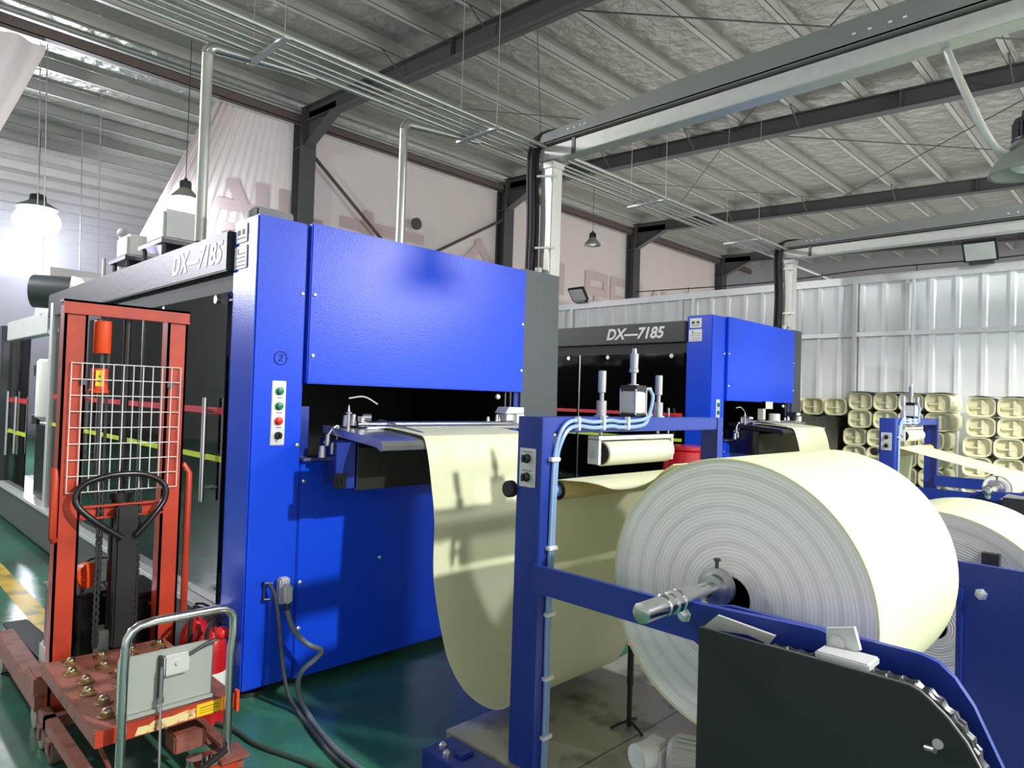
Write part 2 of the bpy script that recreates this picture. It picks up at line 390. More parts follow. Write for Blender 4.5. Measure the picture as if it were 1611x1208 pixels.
# hanging plastic sheeting on the ridge line, with faded mirrored print seen from behind
def sheet(name, xl, xr, label, zt=6.62, zb=1.2, y=12.19, fold=0., nu=60, nv=30):
    def fn(u, v):
        z = zt-(zt-zb)*v; a = xl(z); b = xr(z); X = a+(b-a)*u
        e = fold*math.exp(-4.5*u) if fold > 0 else -fold*math.exp(-4.5*(1-u))
        return (X, y+.014*sin(X*2.3+.6*z)+.008*sin(X*7+z)+e*.08*sin(u*90 if fold > 0 else (1-u)*90), z)
    o = obj(name, MB().grid(fn, nu, nv), bannerm, None, (xl(6), y, zt), 60)
    return tag(o, label, 'plastic sheet', 'sheets hung along the ridge columns')
SH = [sheet('hanging_sheet', lambda z: 4.62-max(0, 6.6-z)*.42, lambda z: 6.2, 'white plastic sheet with gathered left edge, hung left of the first grey column', fold=1.2, nu=110),
sheet('hanging_sheet', lambda z: 6.36, lambda z: 11.62, 'white plastic sheet with faded red print behind the crossed brace'),
sheet('hanging_sheet', lambda z: 11.8, lambda z: 17.1, 'white plastic sheet with faded print behind the tall silver cable mast'),
sheet('hanging_sheet', lambda z: 17.3, lambda z: 22.8, 'white plastic sheet with faded print farthest right along the columns')]
sheet('hanging_sheet', lambda z: -5, lambda z: 2.15-max(0, 6.5-z)*.37, 'cream plastic sheet pulled aside in the upper left corner', zb=4.5, fold=-1.2, nu=110)
struct('wall_side', MB().box(-5.1, -3.5, 0, -5, 31.4, 7), mat('grey side wall', 'd2d4d2', .7, 0, .06, .7), (-5, 10, 0), 0)
for i, ch in enumerate('業苏全品强以壮'):
    text('printed_character', ch, 2.35, chars_m, SH[(0, 1, 1, 2, 2, 3, 3)[i]], (6.95+2.5*i+.25*(i > 1), 12.155, 3.35), (1, 0, 0), (0, 0, 1), 0, .001, .03, True)

# ------------------------------------------------------------------ the two forming machines
def bolt(mb, p, ax, r=.011, h=.008): mb.lathe(p, ax, [(0, r), (h*.6, r), (h, r*.55)], 10)

def machine(dx, first):
    T = lambda x: x+dx
    t = thing('thermoforming_machine', (T(1.49), 3.285, 0),
              'nearest blue thermoforming machine with white sheet hanging from its feed opening' if first else
              'second blue thermoforming machine standing farther back by the pale partition', 'machine')
    # front pillar on the left with its controls
    p = obj('front_pillar', MB().box(T(1.49), 3.285, .06, T(1.762), 3.565, 2.43, .008), blue, t)
    ft = MB()
    for x in (1.6, 3.65):
        ft.lathe((T(x), 3.43, 0), (0, 0, 1), [(0, .10), (.022, .10), (.03, .05), (.06, .05)], 20)
    pieces('levelling_foot', ft, darksteel, t)
    obj('lower_panel', MB().box(T(1.768), 3.29, .05, T(3.402), 3.312, 1.185, .006), blue, t)
    up = obj('upper_panel', MB().box(T(1.772), 3.262, 1.592, T(3.402), 3.312, 2.437, .006), blue, t)
    bt = MB()
    for x, z in ((1.80, 2.06), (1.80, 1.74), (3.38, 2.06), (3.38, 1.74)): bolt(bt, (T(x), 3.262, z), (0, -1, 0))
    pieces('bolt', bt, screw, up)
    b2 = MB()
    for x, z in ((1.742, 2.06), (1.742, 1.27)): bolt(b2, (T(x), 3.285, z), (0, -1, 0))
    pieces('bolt', b2, screw, p)
    b3 = MB()
    for x, z in ((1.79, 1.08), (1.79, .55), (1.79, .31), (2.28, .61), (3.38, 1.08)): bolt(b3, (T(x), 3.29, z), (0, -1, 0))
    pieces('bolt', b3, screw, obj('panel_seam', MB().box(T(1.7625), 3.30, .05, T(1.7675), 3.31, 2.43), black, t))
    dk = MB().prism([(T(3.405), .06), (T(3.80) if first else T(3.66), .06), (T(3.80) if first else T(3.66), 1.2), (T(3.775) if first else T(3.65), 2.455), (T(3.405), 2.455)], 'y', 3.285, 3.6)
    obj('side_pillar', dk, dark, t)
    # opening
    inn = MB().box(T(1.762), 4.5, .1, T(3.405), 4.52, 2.1).box(T(1.764), 3.57, .1, T(1.772), 4.5, 2.1).box(T(3.398), 3.37, .1, T(3.404), 4.5, 2.1).box(T(1.77), 3.312, 1.66, T(3.4), 4.5, 1.67).box(T(1.77), 3.33, 1.06, T(3.4), 4.5, 1.07)
    pieces('feed_bay_lining', inn, black, t)
    pieces('inner_frame', MB().box(T(3.355), 3.30, 1.19, T(3.402), 3.36, 1.595).box(T(1.80), 3.36, 1.20, T(1.845), 3.40, 1.47), navy, t)
    obj('feed_ledge', MB().box(T(1.77), 3.255, 1.186, T(2.08), 3.40, 1.202, .003), steel, t)
    # control strip
    cs = obj('control_strip', MB().box(T(1.592), 3.279, 1.272, T(1.668), 3.286, 1.60, .003), alu, t)
    for z, m in ((1.548, green), (1.472, green), (1.396, redbtn)):
        obj('push_button', MB().lathe((T(1.632), 3.279, z), (0, -1, 0), [(0, .021), (.006, .021), (.007, .016), (.018, .016), (.020, .012)], 20), m, cs)
    obj('selector_knob', MB().lathe((T(1.632), 3.279, 1.322), (0, -1, 0), [(0, .020), (.008, .019), (.010, .015), (.024, .013)], 18).box(T(1.627), 3.245, 1.307, T(1.637), 3.262, 1.337), gblack, cs)
    pieces('print_line', MB().box(T(1.618), 3.2785, 1.512, T(1.648), 3.279, 1.516).box(T(1.618), 3.2785, 1.436, T(1.648), 3.279, 1.44).box(T(1.618), 3.2785, 1.36, T(1.648), 3.279, 1.364), printm, cs)
    # plates on the left face of the pillar (x = 1.49 side)
    pl = obj('maker_plate', MB().box(T(1.484), 3.40, 2.305, T(1.490), 3.53, 2.40, .002), white, t)
    pieces('plate_print', MB().box(T(1.4833), 3.425, 2.345, T(1.4841), 3.455, 2.372).box(T(1.4833), 3.475, 2.345, T(1.4841), 3.51, 2.372).box(T(1.4833), 3.42, 2.325, T(1.4841), 3.51, 2.331), printm, pl)
    sp = obj('rating_plate', MB().box(T(1.484), 3.395, 2.17, T(1.490), 3.54, 2.29, .002), white, t)
    ln = MB()
    for k in range(4): ln.box(T(1.4833), 3.41, 2.185+.02*k, T(1.4841), 3.52-.02*(k % 2), 2.189+.02*k)
    ln.box(T(1.4833), 3.49, 2.25, T(1.4841), 3.50, 2.275)
    pieces('plate_print', ln, printm, sp)
    if first:   # hand-drawn number in a circle
        mk = MB().tube(arc((1.633, 1.716), .034, 20, 372, 28, 'xz', 3.283), .0022, 5)
        mk.tube(spline([(1.622, 3.283, 1.728), (1.634, 3.283, 1.735), (1.641, 3.283, 1.724), (1.626, 3.283, 1.703), (1.645, 3.283, 1.704)], 4), .0022, 5)
        obj('marker_number', mk, ink, t)
        so = obj('power_socket', MB().box(1.655, 3.235, .47, 1.71, 3.285, .60, .008).box(1.660, 3.19, .478, 1.705, 3.24, .575, .012), offwhite, t)
        obj('cable_gland', MB().cyl((1.683, 3.21, .48), (1.683, 3.21, .445), .016, .013), darksteel, so)
        pieces('cable_bracket', MB().tube([(1.585, 3.285, .585), (1.585, 3.26, .585), (1.62, 3.25, .583)], .006, 6).tube([(1.585, 3.285, .505), (1.585, 3.26, .505), (1.62, 3.25, .503)], .006, 6).tube([(1.588, 3.275, .59), (1.588, 3.275, .50)], .005, 6), darksteel, t)
    # long side: header beam, rail, smoked doors
    bm_ = obj('header_beam', MB().box(T(1.455), 3.566, 2.17, T(1.60), 7.6, 2.38, .006), beamgrey, t)
    obj('header_recess', MB().box(T(1.50), 3.566, 2.06, T(1.60), 7.6, 2.172), black, t)
    text('model_lettering', 'DX—7185', .162, white, bm_, (T(1.4535), 4.54 if not first else 4.36, 2.222), (0, -1, 0), (0, 0, 1), .26, .001, .005)
    obj('base_rail', MB().box(T(1.44), 3.566, .06, T(1.62), 10.3, .39, .006), dark, t)
    obj('base_ledge', MB().box(T(1.41), 3.566, .39, T(1.75), 10.3, .425, .004), alu, t)
    ys = [3.57, 4.93, 6.27, 7.58]
    for k in range(3):
        y0, y1 = ys[k]+.012, ys[k+1]-.012
        d = obj('sliding_door', MB().box(T(1.475), y0, .43, T(1.483), y1, 2.06), smoke_glass, t)
        obj('red_stripe', MB().box(T(1.4735), y0, 1.415, T(1.4745), y1, 1.45), tapered, d)
        obj('yellow_stripe', MB().box(T(1.4735), y0, 1.165, T(1.4745), y1, 1.195), tapeyel, d)
        hy = y0+.13 if k != 1 else y1-.13
        obj('door_handle', MB().cyl((T(1.43), hy, .95), (T(1.43), hy, 1.50), .014, n=12).cyl((T(1.43), hy, 1.02), (T(1.475), hy, 1.02), .009).cyl((T(1.43), hy, 1.43), (T(1.475), hy, 1.43), .009), chrome, d)
        obj('door_edge', MB().box(T(1.47), y1-.012, .43, T(1.488), y1, 2.06), steel, d)
    tr = MB().cyl((T(1.50), 3.6, 2.055), (T(1.50), 7.55, 2.055), .012)
    for k in range(3):
        for q in (.15, .95): tr.cyl((T(1.465), ys[k]+q, 2.03), (T(1.50), ys[k]+q, 2.03), .022)
    pieces('door_track', tr, steel, t)
    pieces('back_wall', MB().box(T(3.3), 4.53, .4, T(3.32), 10.2, 2.1).box(T(1.75), 3.6, .36, T(3.3), 10.2, .40).box(T(1.62), 3.6 if not first else 6.5, 2.10, T(3.3), 7.6, 2.14), mat('machine interior', '2c2d30', .5, 0, .2, 2), t)
    # inside: tie columns, moulds, platen, red tank
    tc = MB()
    for x in (1.75, 2.9):
        for y in (5.2, 6.3): tc.cyl((T(x), y, .4), (T(x), y, 2.1), .045, n=16)
    pieces('tie_column', tc, chrome, t)
    obj('upper_platen', MB().box(T(1.7), 5.1, 1.62, T(2.95), 6.4, 1.80, .01).box(T(1.85), 5.3, 1.42, T(2.8), 6.2, 1.60, .01), darksteel, t)
    obj('lower_platen', MB().box(T(1.7), 5.1, .70, T(2.95), 6.4, .84, .01).box(T(1.85), 5.3, .84, T(2.8), 6.2, 1.02, .01), darksteel, t)
    obj('vacuum_tank', MB().lathe((T(1.85), 4.55, .45), (0, 0, 1), [(0, .12), (.02, .21), (.5, .21), (.62, .16), (.66, .05), (.70, .05)], 24), mat('dark red tank', '7c1c2c', .4), t)
    pieces('drive_linkage', MB().box(T(1.9), 4.9, 1.45, T(1.96), 5.0, 1.95).cyl((T(1.72), 6.9, .5), (T(1.72), 6.9, 1.7), .03).cyl((T(1.72), 4.2, 1.0), (T(1.72), 4.2, 1.75), .028).box(T(1.8), 6.7, 1.1, T(2.4), 7.3, 1.35, .02), steel, t)
    if first:
        wl = obj('added_fill_housing', MB().box(2.2, 6.35, 2.04, 2.26, 7.1, 2.08, .004), white, t)  # invented fixture, added to brighten the machine interior
        obj('added_fill_tube', MB().cyl((2.23, 6.4, 2.03), (2.23, 7.05, 2.03), .014, n=10), mat('added fill glow', 'ffffff', .3, emit=8), wl)
        lamp_light('added_interior_fill', (2.23, 6.7, 1.98), 70, .08, (1, .97, .92))  # fill light of the invented fixture
    if first:   # stacking section at the far end
        obj('rear_post', MB().box(1.445, 7.34, .42, 1.56, 7.46, 2.30, .01), alu, t)
        obj('rear_beam', MB().box(1.455, 7.6, 2.02, 1.56, 9.6, 2.23, .006), offwhite, t)
        obj('rear_pillar', MB().prism([(9.58, .06), (9.95, .06), (9.95, 2.2), (9.72, 2.2)], 'x', 1.42, 1.62), dark, t)
        obj('rear_door', MB().box(1.475, 8.45, .43, 1.483, 9.55, 2.0), smoke_glass, t)
        obj('rear_stripe', MB().box(1.470, 8.45, 1.33, 1.474, 9.55, 1.38), tapered, t)
        obj('rear_stripe', MB().box(1.470, 8.45, .99, 1.474, 9.55, 1.03), tapeyel, t)
        pieces('rear_handle', MB().cyl((1.43, 9.2, .75), (1.43, 9.2, 1.45), .016).cyl((1.43, 8.75, .8), (1.43, 8.75, 1.4), .014), chrome, t)
        cab = obj('black_cabinet', MB().box(1.50, 7.6, .43, 1.9, 8.15, 1.16, .01), gblack, t)
        obj('white_cylinder', MB().lathe((1.56, 7.78, 1.20), (0, 0, 1), [(0, .10), (.03, .14), (.55, .14), (.58, .12)], 20), white, cab)
        pieces('clamp', MB().cyl((1.46, 7.95, 1.18), (1.46, 7.95, 1.72), .015).lathe((1.46, 7.95, 1.62), (0, 0, 1), [(0, .035), (.10, .035)], 12).lathe((1.46, 7.95, 1.15), (0, 0, 1), [(0, .035), (.09, .035)], 12), darksteel, cab)
        st = MB()
        for k in range(9): st.box(1.62+.01*(k % 2), 6.86, 1.04+.05*k, 1.95, 7.3-.02*(k % 3), 1.085+.05*k, .008)
        obj('sheet_stack', st, white, t)
        obj('blue_mould', MB().box(1.55, 6.75, 1.60, 2.4, 7.45, 1.95, .01).box(1.52, 6.9, 1.75, 1.56, 7.4, 1.79), blue, t)
        # drive boxes carried on the roof frame
        for (y0, y1, z0, z1, x0, x1, nm) in ((5.06, 5.42, 2.58, 2.80, 1.62, 1.92, 'servo_cover'), (5.86, 6.15, 2.56, 2.74, 1.62, 1.86, 'servo_cover')):
            s_ = obj(nm, MB().box(x0, y0, z0, x1, y1, z1, .02), white, t)
            fr = MB().box(x0-.03, y0-.06, z0-.035, x1+.03, y1+.08, z0-.005)
            for xx in (x0, x1):
                for yy in (y0-.02, y1+.02): fr.cyl((xx, yy, 2.14), (xx, yy, z0-.01), .016, n=8)
            fr.cyl(((x0+x1)/2, (y0+y1)/2, 2.14), ((x0+x1)/2, (y0+y1)/2, z0-.03), .07).box(x0-.02, y0, 2.40, x1, y1, 2.44)
            pieces('servo_frame', fr, darksteel, s_)
        obj('exhaust_duct', MB().box(1.63, 3.62, 2.14, 1.85, 3.78, 2.56, .01), darksteel, t)
        rb = obj('roof_blower', MB().prism([(8.0, 2.26), (8.75, 2.26), (8.60, 2.72), (8.1, 2.72)], 'x', 1.55, 2.0), offwhite, t)
        obj('blower_drum', MB().cyl((1.40, 7.95, 2.44), (1.75, 7.75, 2.44), .16, n=24), dark, rb)
        obj('blower_hood', MB().prism([(6.75, 2.36), (7.7, 2.36), (7.55, 2.58), (7.2, 2.52)], 'x', 1.62, 1.9), offwhite, rb)
        pieces('roof_stub_pipe', MB().cyl((1.9, 7.05, 2.14), (1.9, 7.05, 2.95), .025).sphere((1.9, 7.05, 2.97), .045).cyl((1.9, 7.6, 2.14), (1.9, 7.6, 2.8), .018), offwhite, t)
    else:
        obj('servo_cover', MB().box(T(1.9), 6.3, 2.14, T(2.3), 6.9, 2.55, .02), offwhite, t)
    # feed unit in front of the opening
    fu = obj('feed_bracket', MB().box(T(1.80), 2.99, 1.07, T(1.918), 3.005, 1.30).box(T(1.908), 2.99, 1.065, T(1.922), 3.34, 1.30), navy if first else gblack, t)
    obj('valve_box', MB().box(T(1.78), 2.97, 1.075, T(1.85), 2.99, 1.15, .004).box(T(1.795), 2.964, 1.09, T(1.812), 2.971, 1.13).box(T(1.82), 2.964, 1.09, T(1.837), 2.971, 1.13), gblack, fu)
    obj('cover_plate', MB().box(T(1.922), 3.0, 1.055, T(3.28), 3.02, 1.27), mat('dark smoked cover', '2a2a22', .3, 0, .1, 4), t)
    ch = MB()     # guide chute: sloped tray with rounded lip and raised fence
    ch.prism([(3.30, 1.372), (2.80, 1.332), (2.755, 1.322), (2.735, 1.300), (2.74, 1.277), (2.755, 1.272), (2.79, 1.29), (3.30, 1.335)], 'x', T(1.895), T(2.34))
    ch.prism([(3.28, 1.37), (2.84, 1.335), (2.84, 1.355), (3.24, 1.405)], 'x', T(2.21), T(2.23))
    obj('guide_chute', ch, steel if first else gblack, t)
    pieces('pinch_roller', MB().cyl((T(2.02), 3.16, 1.382), (T(3.33), 3.16, 1.382), .017).cyl((T(2.04), 3.10, 1.366), (T(3.33), 3.10, 1.366), .014), chrome, t)
    obj('feed_table', MB().box(T(2.30), 2.86, 1.318, T(3.30), 3.34, 1.330), alu, t)
    fit = MB()
    for x, z, r in ((1.84, 1.24, .022), (1.90, 1.255, .018), (1.87, 1.30, .016), (1.97, 1.40, .016), (2.02, 1.405, .02)): fit.cyl((T(x), 3.20, z-.03), (T(x), 3.20, z+.03), r, r*.7, 12)
    fit.cyl((T(1.965), 3.16, 1.36), (T(1.965), 3.16, 1.44), .010).lathe((T(1.965), 3.16, 1.44), (0, 0, 1), [(0, .02), (.006, .02), (.01, .008), (.045, .003)], 12).box(T(2.035), 3.145, 1.37, T(2.055), 3.18, 1.425)
    fit.cyl((T(2.06), 3.17, 1.42), (T(2.10), 3.15, 1.42), .018)
    for x in (3.02, 3.10, 3.12): fit.cyl((T(x), 3.2, 1.38), (T(x), 3.2, 1.42+.2*(x-3.0)), .018, .01, 10)
    pieces('pneumatic_fittings', fit, steel, t)
    hs = MB().tube(spline([(T(1.86), 3.22, 1.28), (T(1.89), 3.2, 1.35), (T(1.93), 3.2, 1.37), (T(1.92), 3.2, 1.29), (T(1.89), 3.2, 1.24)], 6), .005, 6)
    hs.tube(spline([(T(2.05), 3.3, 1.52), (T(2.15), 3.3, 1.53), (T(2.24), 3.3, 1.49)], 6), .004, 6)
    pieces('air_line', hs, offwhite, t)
    sb = obj('sensor_block', MB().box(T(3.13), 3.14, 1.40, T(3.25), 3.2, 1.475, .004).prism([(T(3.10), 1.45), (T(3.13), 1.49), (T(3.27), 1.49), (T(3.27), 1.45)], 'y', 3.12, 3.22), alu if first else black, t)
    obj('sensor_label', MB().box(T(3.15), 3.118, 1.457, T(3.25), 3.12, 1.483), white, sb)
    obj('sensor_body', MB().box(T(3.20), 3.11, 1.385, T(3.27), 3.16, 1.445, .004), white, sb)
    obj('lamp_bead', MB().sphere((T(3.20), 3.3, 1.555), .018), white, sb)
    pieces('air_tubes', MB().cyl((T(3.27), 3.3, 1.40), (T(3.27), 3.3, 1.65), .007, n=6).cyl((T(3.30), 3.28, 1.40), (T(3.30), 3.28, 1.65), .006, n=6).cyl((T(3.32), 3.3, 1.40), (T(3.32), 3.3, 1.65), .006, n=6), mat('bronze tube', '6c6046', .4, .5), sb)
    if not first: obj('top_bracket', MB().box(T(2.60), 3.26, 1.40, T(2.66), 3.32, 1.60).box(T(2.60), 3.26, 1.52, T(2.84), 3.32, 1.60).cyl((T(2.75), 3.2, 1.38), (T(2.75), 3.2, 1.47), .06), offwhite, t)
    return t
machine(0, True); machine(4.58, False)

# ------------------------------------------------------------------ unwind stands, rolls and foam sheets
def plate_tread():
    m = mat('checker plate', 'a9a89e', .38, .5, .18, 5, dirt='77746a'); nt = m.node_tree; N = nt.nodes; L = nt.links; p = N['Principled BSDF']
    tc = N.new('ShaderNodeTexCoord'); hs = []
    for sx, off in ((1, 0), (-1, .5)):
        mp = N.new('ShaderNodeMapping'); mp.inputs['Rotation'].default_value = (0, 0, radians(45)); mp.inputs['Location'].default_value = (off*.03, 0, 0)
        mp.inputs['Scale'].default_value = (34, 34, 34)
        L.new(tc.outputs['Object'], mp.inputs['Vector']); ck = N.new('ShaderNodeTexVoronoi'); ck.voronoi_dimensions = '2D'
        ck.inputs['Randomness'].default_value = 0; ck.inputs['Scale'].default_value = 1; m2 = N.new('ShaderNodeMapping'); m2.inputs['Scale'].default_value = (1, .42, 1) if sx > 0 else (.42, 1, 1)
        L.new(mp.outputs[0], m2.inputs['Vector']); L.new(m2.outputs[0], ck.inputs['Vector'])
        r = N.new('ShaderNodeMath'); r.operation = 'LESS_THAN'; r.inputs[1].default_value = .2; L.new(ck.outputs['Distance'], r.inputs[0]); hs.append(r)
    ad = N.new('ShaderNodeMath'); ad.operation = 'MAXIMUM'; L.new(hs[0].outputs[0], ad.inputs[0]); L.new(hs[1].outputs[0], ad.inputs[1])
    b = N.new('ShaderNodeBump'); b.inputs['Strength'].default_value = 1; b.inputs['Distance'].default_value = .006
    L.new(ad.outputs[0], b.inputs['Height']); L.new(b.outputs[0], p.inputs['Normal']); return m
checker = plate_tread()
RC = (1.075, .907)          # roll centre (y, z) on a stand
def unwind_stand(dx, first):
    T = lambda x: x+dx
    t = thing('unwind_stand', (T(2.7), 1.85, 0), 'nearest blue unwind stand carrying the huge cream roll' if first else 'far blue unwind stand before the stacked containers, holding a small nearly used roll', 'unwind stand')
    post = MB().prism([(T(1.985), 1.92), (T(1.985), 1.802), (T(1.990), 1.793), (T(1.998), 1.79), (T(2.055), 1.79), (T(2.055), 1.80), (T(2.004), 1.80), (T(1.997), 1.808), (T(1.997), 1.92)], 'z', 0, 1.478)
    lp = obj('left_post', post, navy, t)
    obj('right_post', MB().prism([(T(3.46), 1.92), (T(3.46), 1.80), (T(3.45), 1.79), (T(3.392), 1.79), (T(3.392), 1.80), (T(3.443), 1.802), (T(3.448), 1.81), (T(3.448), 1.92)], 'z', 0, 1.478), navy, t)
    obj('crossbeam', MB().box(T(1.987), 1.794, 1.415, T(3.45), 1.92, 1.4785, .004), navy, t)
    # control plate on the post
    cp = obj('control_plate', MB().box(T(1.980), 1.818, 1.198, T(1.985), 1.905, 1.352, .002), alu, t)
    for z in (1.312, 1.238):
        k = obj('rotary_knob', MB().lathe((T(1.980), 1.862, z), (-1, 0, 0), [(0, .019), (.006, .019), (.008, .014), (.022, .013)], 18).box(T(1.950), 1.858, z-.015, T(1.968), 1.866, z+.015), gblack, cp)
        obj('scale_mark', MB().box(T(1.9795), 1.835, z+.024, T(1.980), 1.889, z+.027), printm, cp)
    obj('drive_knob', MB().lathe((T(2.0), 1.955, 1.18), (-1, 0, 0), [(0, .022), (.006, .034), (.030, .034), (.035, .028)], 22), black, t)
    # pneumatic cylinder and guides
    cy = obj('air_cylinder', MB().box(T(2.648), 1.812, 1.495, T(2.732), 1.898, 1.60, .006), alu, t)
    obj('cylinder_cap', MB().box(T(2.644), 1.808, 1.479, T(2.736), 1.902, 1.497, .004), gblack, cy)
    obj('cylinder_cap', MB().box(T(2.644), 1.808, 1.60, T(2.736), 1.902, 1.628, .004), gblack, cy)
    tr = MB()
    for sx in (-1, 1):
        for sy in (-1, 1): tr.cyl((T(2.69)+sx*.043, 1.855+sy*.043, 1.49), (T(2.69)+sx*.043, 1.855+sy*.043, 1.61), .005, n=8)
    pieces('tie_rod', tr, chrome, cy)
    obj('piston_rod', MB().lathe((T(2.69), 1.855, 1.627), (0, 0, 1), [(0, .026), (.006, .026), (.008, .012), (.06, .012), (.062, .022), (.078, .022), (.08, .019), (.15, .021), (.152, .012), (.175, .010)], 20), steel, cy)
    obj('air_fitting', MB().cyl((T(2.736), 1.83, 1.613), (T(2.765), 1.825, 1.613), .009).box(T(2.76), 1.815, 1.604, T(2.79), 1.838, 1.622, .004), steel, cy)
    obj('air_fitting', MB().cyl((T(2.736), 1.83, 1.489), (T(2.775), 1.825, 1.489), .010), steel, cy)
    for x in (2.446, 2.907):
        obj('guide_rod', MB().lathe((T(x), 1.855, 1.4785), (0, 0, 1), [(0, .033), (.006, .033), (.008, .023), (.072, .023), (.074, .010), (.108, .010), (.110, .018), (.205, .018), (.207, .012)], 20).cyl((T(x), 1.855, 1.39), (T(x), 1.855, 1.48), .008, n=10), steel, t)
    # pressed roller in its bracket
    br = obj('roller_bracket', MB().box(T(2.395), 1.825, 1.377, T(3.005), 1.885, 1.395).box(T(2.395), 1.825, 1.27, T(2.412), 1.885, 1.38).box(T(2.988), 1.825, 1.27, T(3.005), 1.885, 1.38), offwhite, t)
    obj('bracket_bolt', MB().cyl((T(2.385), 1.855, 1.31), (T(2.395), 1.855, 1.31), .016).cyl((T(2.412), 1.855, 1.315), (T(2.45), 1.855, 1.315), .012), steel, br)
    ur = obj('press_roller', MB().lathe((T(2.445), 1.855, 1.315), (1, 0, 0), [(0, .05), (.004, .056), (.53, .056), (.534, .05)], 36), mat('greyish rubber roller', 'c0c0ae', .5, 0, .05, 3), t)
    obj('roller_end', MB().lathe((T(2.4445), 1.855, 1.315), (-1, 0, 0), [(0, .05), (.002, .05), (.0025, .036), (-.001, .035), (-.001, .03), (.004, .028), (.005, .012)], 30), rubber, ur)
    lr = obj('drive_roller', MB().lathe((T(2.16), 1.85, 1.173), (1, 0, 0), [(0, .030), (.002, .0405), (1.2, .0405), (1.202, .03)], 32), mat('tan rubber roller', 'c9b478', .5, 0, .06, 5), t)
    obj('roller_end', MB().lathe((T(2.16), 1.85, 1.173), (-1, 0, 0), [(0, .039), (.003, .037), (.0035, .026)], 28), rubber, lr)
    obj('drive_shaft', MB().cyl((T(1.997), 1.85, 1.173), (T(2.162), 1.85, 1.173), .024, n=20), mat('blue painted shaft', '6f9ecb', .3, 0, .06, 5), lr)
    # hoses clipped along the crossbeam and down the post
    h = [at(870, 1200, 'y', 1.782).z]
    for k, (oy, oz, ox) in enumerate(((0, 0, 0), (-.004, -.024, .016))):
        pts = [(T(2.76-.02*k), 1.80, 1.49+oz*.3), (T(2.66), 1.783+oy, 1.468+oz), (T(2.50), 1.785+oy, 1.460+oz), (T(2.42), 1.781+oy, 1.466+oz), (T(2.30), 1.784+oy, 1.459+oz), (T(2.19), 1.781+oy, 1.467+oz), (T(2.12+ox*.4), 1.782+oy, 1.452+oz),
               (T(2.075+ox*.6), 1.782+oy, 1.40+oz), (T(2.052+ox), 1.782, 1.31), (T(2.044+ox), 1.781, 1.15), (T(2.040+ox), 1.782, .90), (T(2.036+ox*.8), 1.782, .6), (T(2.040+ox), 1.782, .35), (T(2.034+ox), 1.782, .06)]
        if k: pts = [(T(2.775), 1.815, 1.605), (T(2.772), 1.80, 1.57)] + pts
        obj('air_hose', MB().tube(spline(pts, 6), .0085, 8), hosem, t)
    for x in (2.19, 2.36, 2.54): obj('cable_tie', MB().box(T(x)-.006, 1.766, 1.424, T(x)+.006, 1.794, 1.482, .003), white, t)
    for z in (1.31, .96, .70, .45, .22): obj('cable_tie', MB().box(T(2.022), 1.766, z-.006, T(2.075), 1.790, z+.010, .003), white, t)
    # arms: plate with the shaft cradle, outer guard, lever, chain
    top = [(1.80, .905), (1.16, .905), (1.135, .923), (1.12, .923), (1.08, .921), (1.04, .925), (.98, .938), (.47, .938), (.43, .928), (.395, .90), (.355, .845), (.20, .52), (.20, .09), (.50, .09), (.72, .60), (1.10, .80), (1.80, .80)]
    obj('left_arm', MB().prism(top, 'x', T(1.965), T(1.985)), navy, t)
    obj('arm_bolt', MB().lathe((T(1.915), 1.105, .892), (-1, 0, 0), [(0, .024), (.004, .024), (.005, .018), (.016, .018), (.017, .011), (.026, .010)], 6), screw, t)
    topr = [(1.80, .905), (1.16, .905), (1.08, .921), (.98, .928), (.25, .93), (.16, .84), (.12, .5), (.12, .09), (.655, .09), (.655, .80), (1.80, .80)]
    rg = obj('right_arm', MB().prism(topr, 'x', T(3.345), T(3.375)).box(T(3.325), .648, .09, T(3.345), .668, .82), navy, t)
    obj('arm_bolt', MB().lathe((T(3.345), .586, .812), (-1, 0, 0), [(0, .024), (.004, .024), (.005, .018), (.016, .018), (.017, .011), (.026, .010)], 6), screw, t)
    gp = [(.992, .908), (.452, .910), (.43, .903), (.41, .89), (.375, .862), (.338, .82), (.313, .777), (.16, .42), (.16, .09), (.992, .09)]
    gd = obj('chain_guard', MB().prism(gp, 'x', T(1.80), T(1.812)), guardm, t)
    obj('guard_edge', MB().tube([(T(1.806), y, z+.001) for y, z in [(.80, .9085)]+gp[1:8]], .0035, 6), steel, gd)
    obj('guard_bolt', MB().cyl((T(1.80), .389, .800), (T(1.785), .389, .805), .011).cyl((T(1.80), .415, .783), (T(1.792), .395, .787), .008), steel, gd)
    obj('lever', MB().prism([(1.17, .875), (1.20, .90), (1.18, .925), (1.08, .935), (.99, .938), (.70, .950), (.672, .944), (.655, .93), (.655, .91), (.672, .895), (.875, .872), (1.05, .862)], 'x', T(1.915), T(1.94)), navy, t)
    obj('lever_slot_plate', MB().prism([(1.02, .883), (.972, .932), (.80, .917), (.818, .890), (.88, .90)], 'x', T(1.868), T(1.880)), galv, t)
    obj('stop_block', MB().prism([(.674, .966), (.605, .985), (.589, .930), (.671, .90)], 'x', T(1.895), T(1.91)).box(T(1.82), .545, .905, T(1.905), .675, .925, .004).cyl((T(1.89), .645, .935), (T(1.90), .645, .935), .02), alu, t)
    path = []
    for (y, z) in ((.80, .885), (.62, .893), (.46, .893), (.42, .88), (.375, .845), (.34, .80), (.305, .72), (.22, .52), (.17, .40)): path.append((T(1.862), y, z))
    pts = spline(path, 10); ch = MB(); acc = 0; last = Vector(pts[0]); par = 0
    L_ = [last]
    for q in pts[1:]:
        q = Vector(q); acc += (q-last).length; last = q
        if acc > .026: L_.append(q); acc = 0
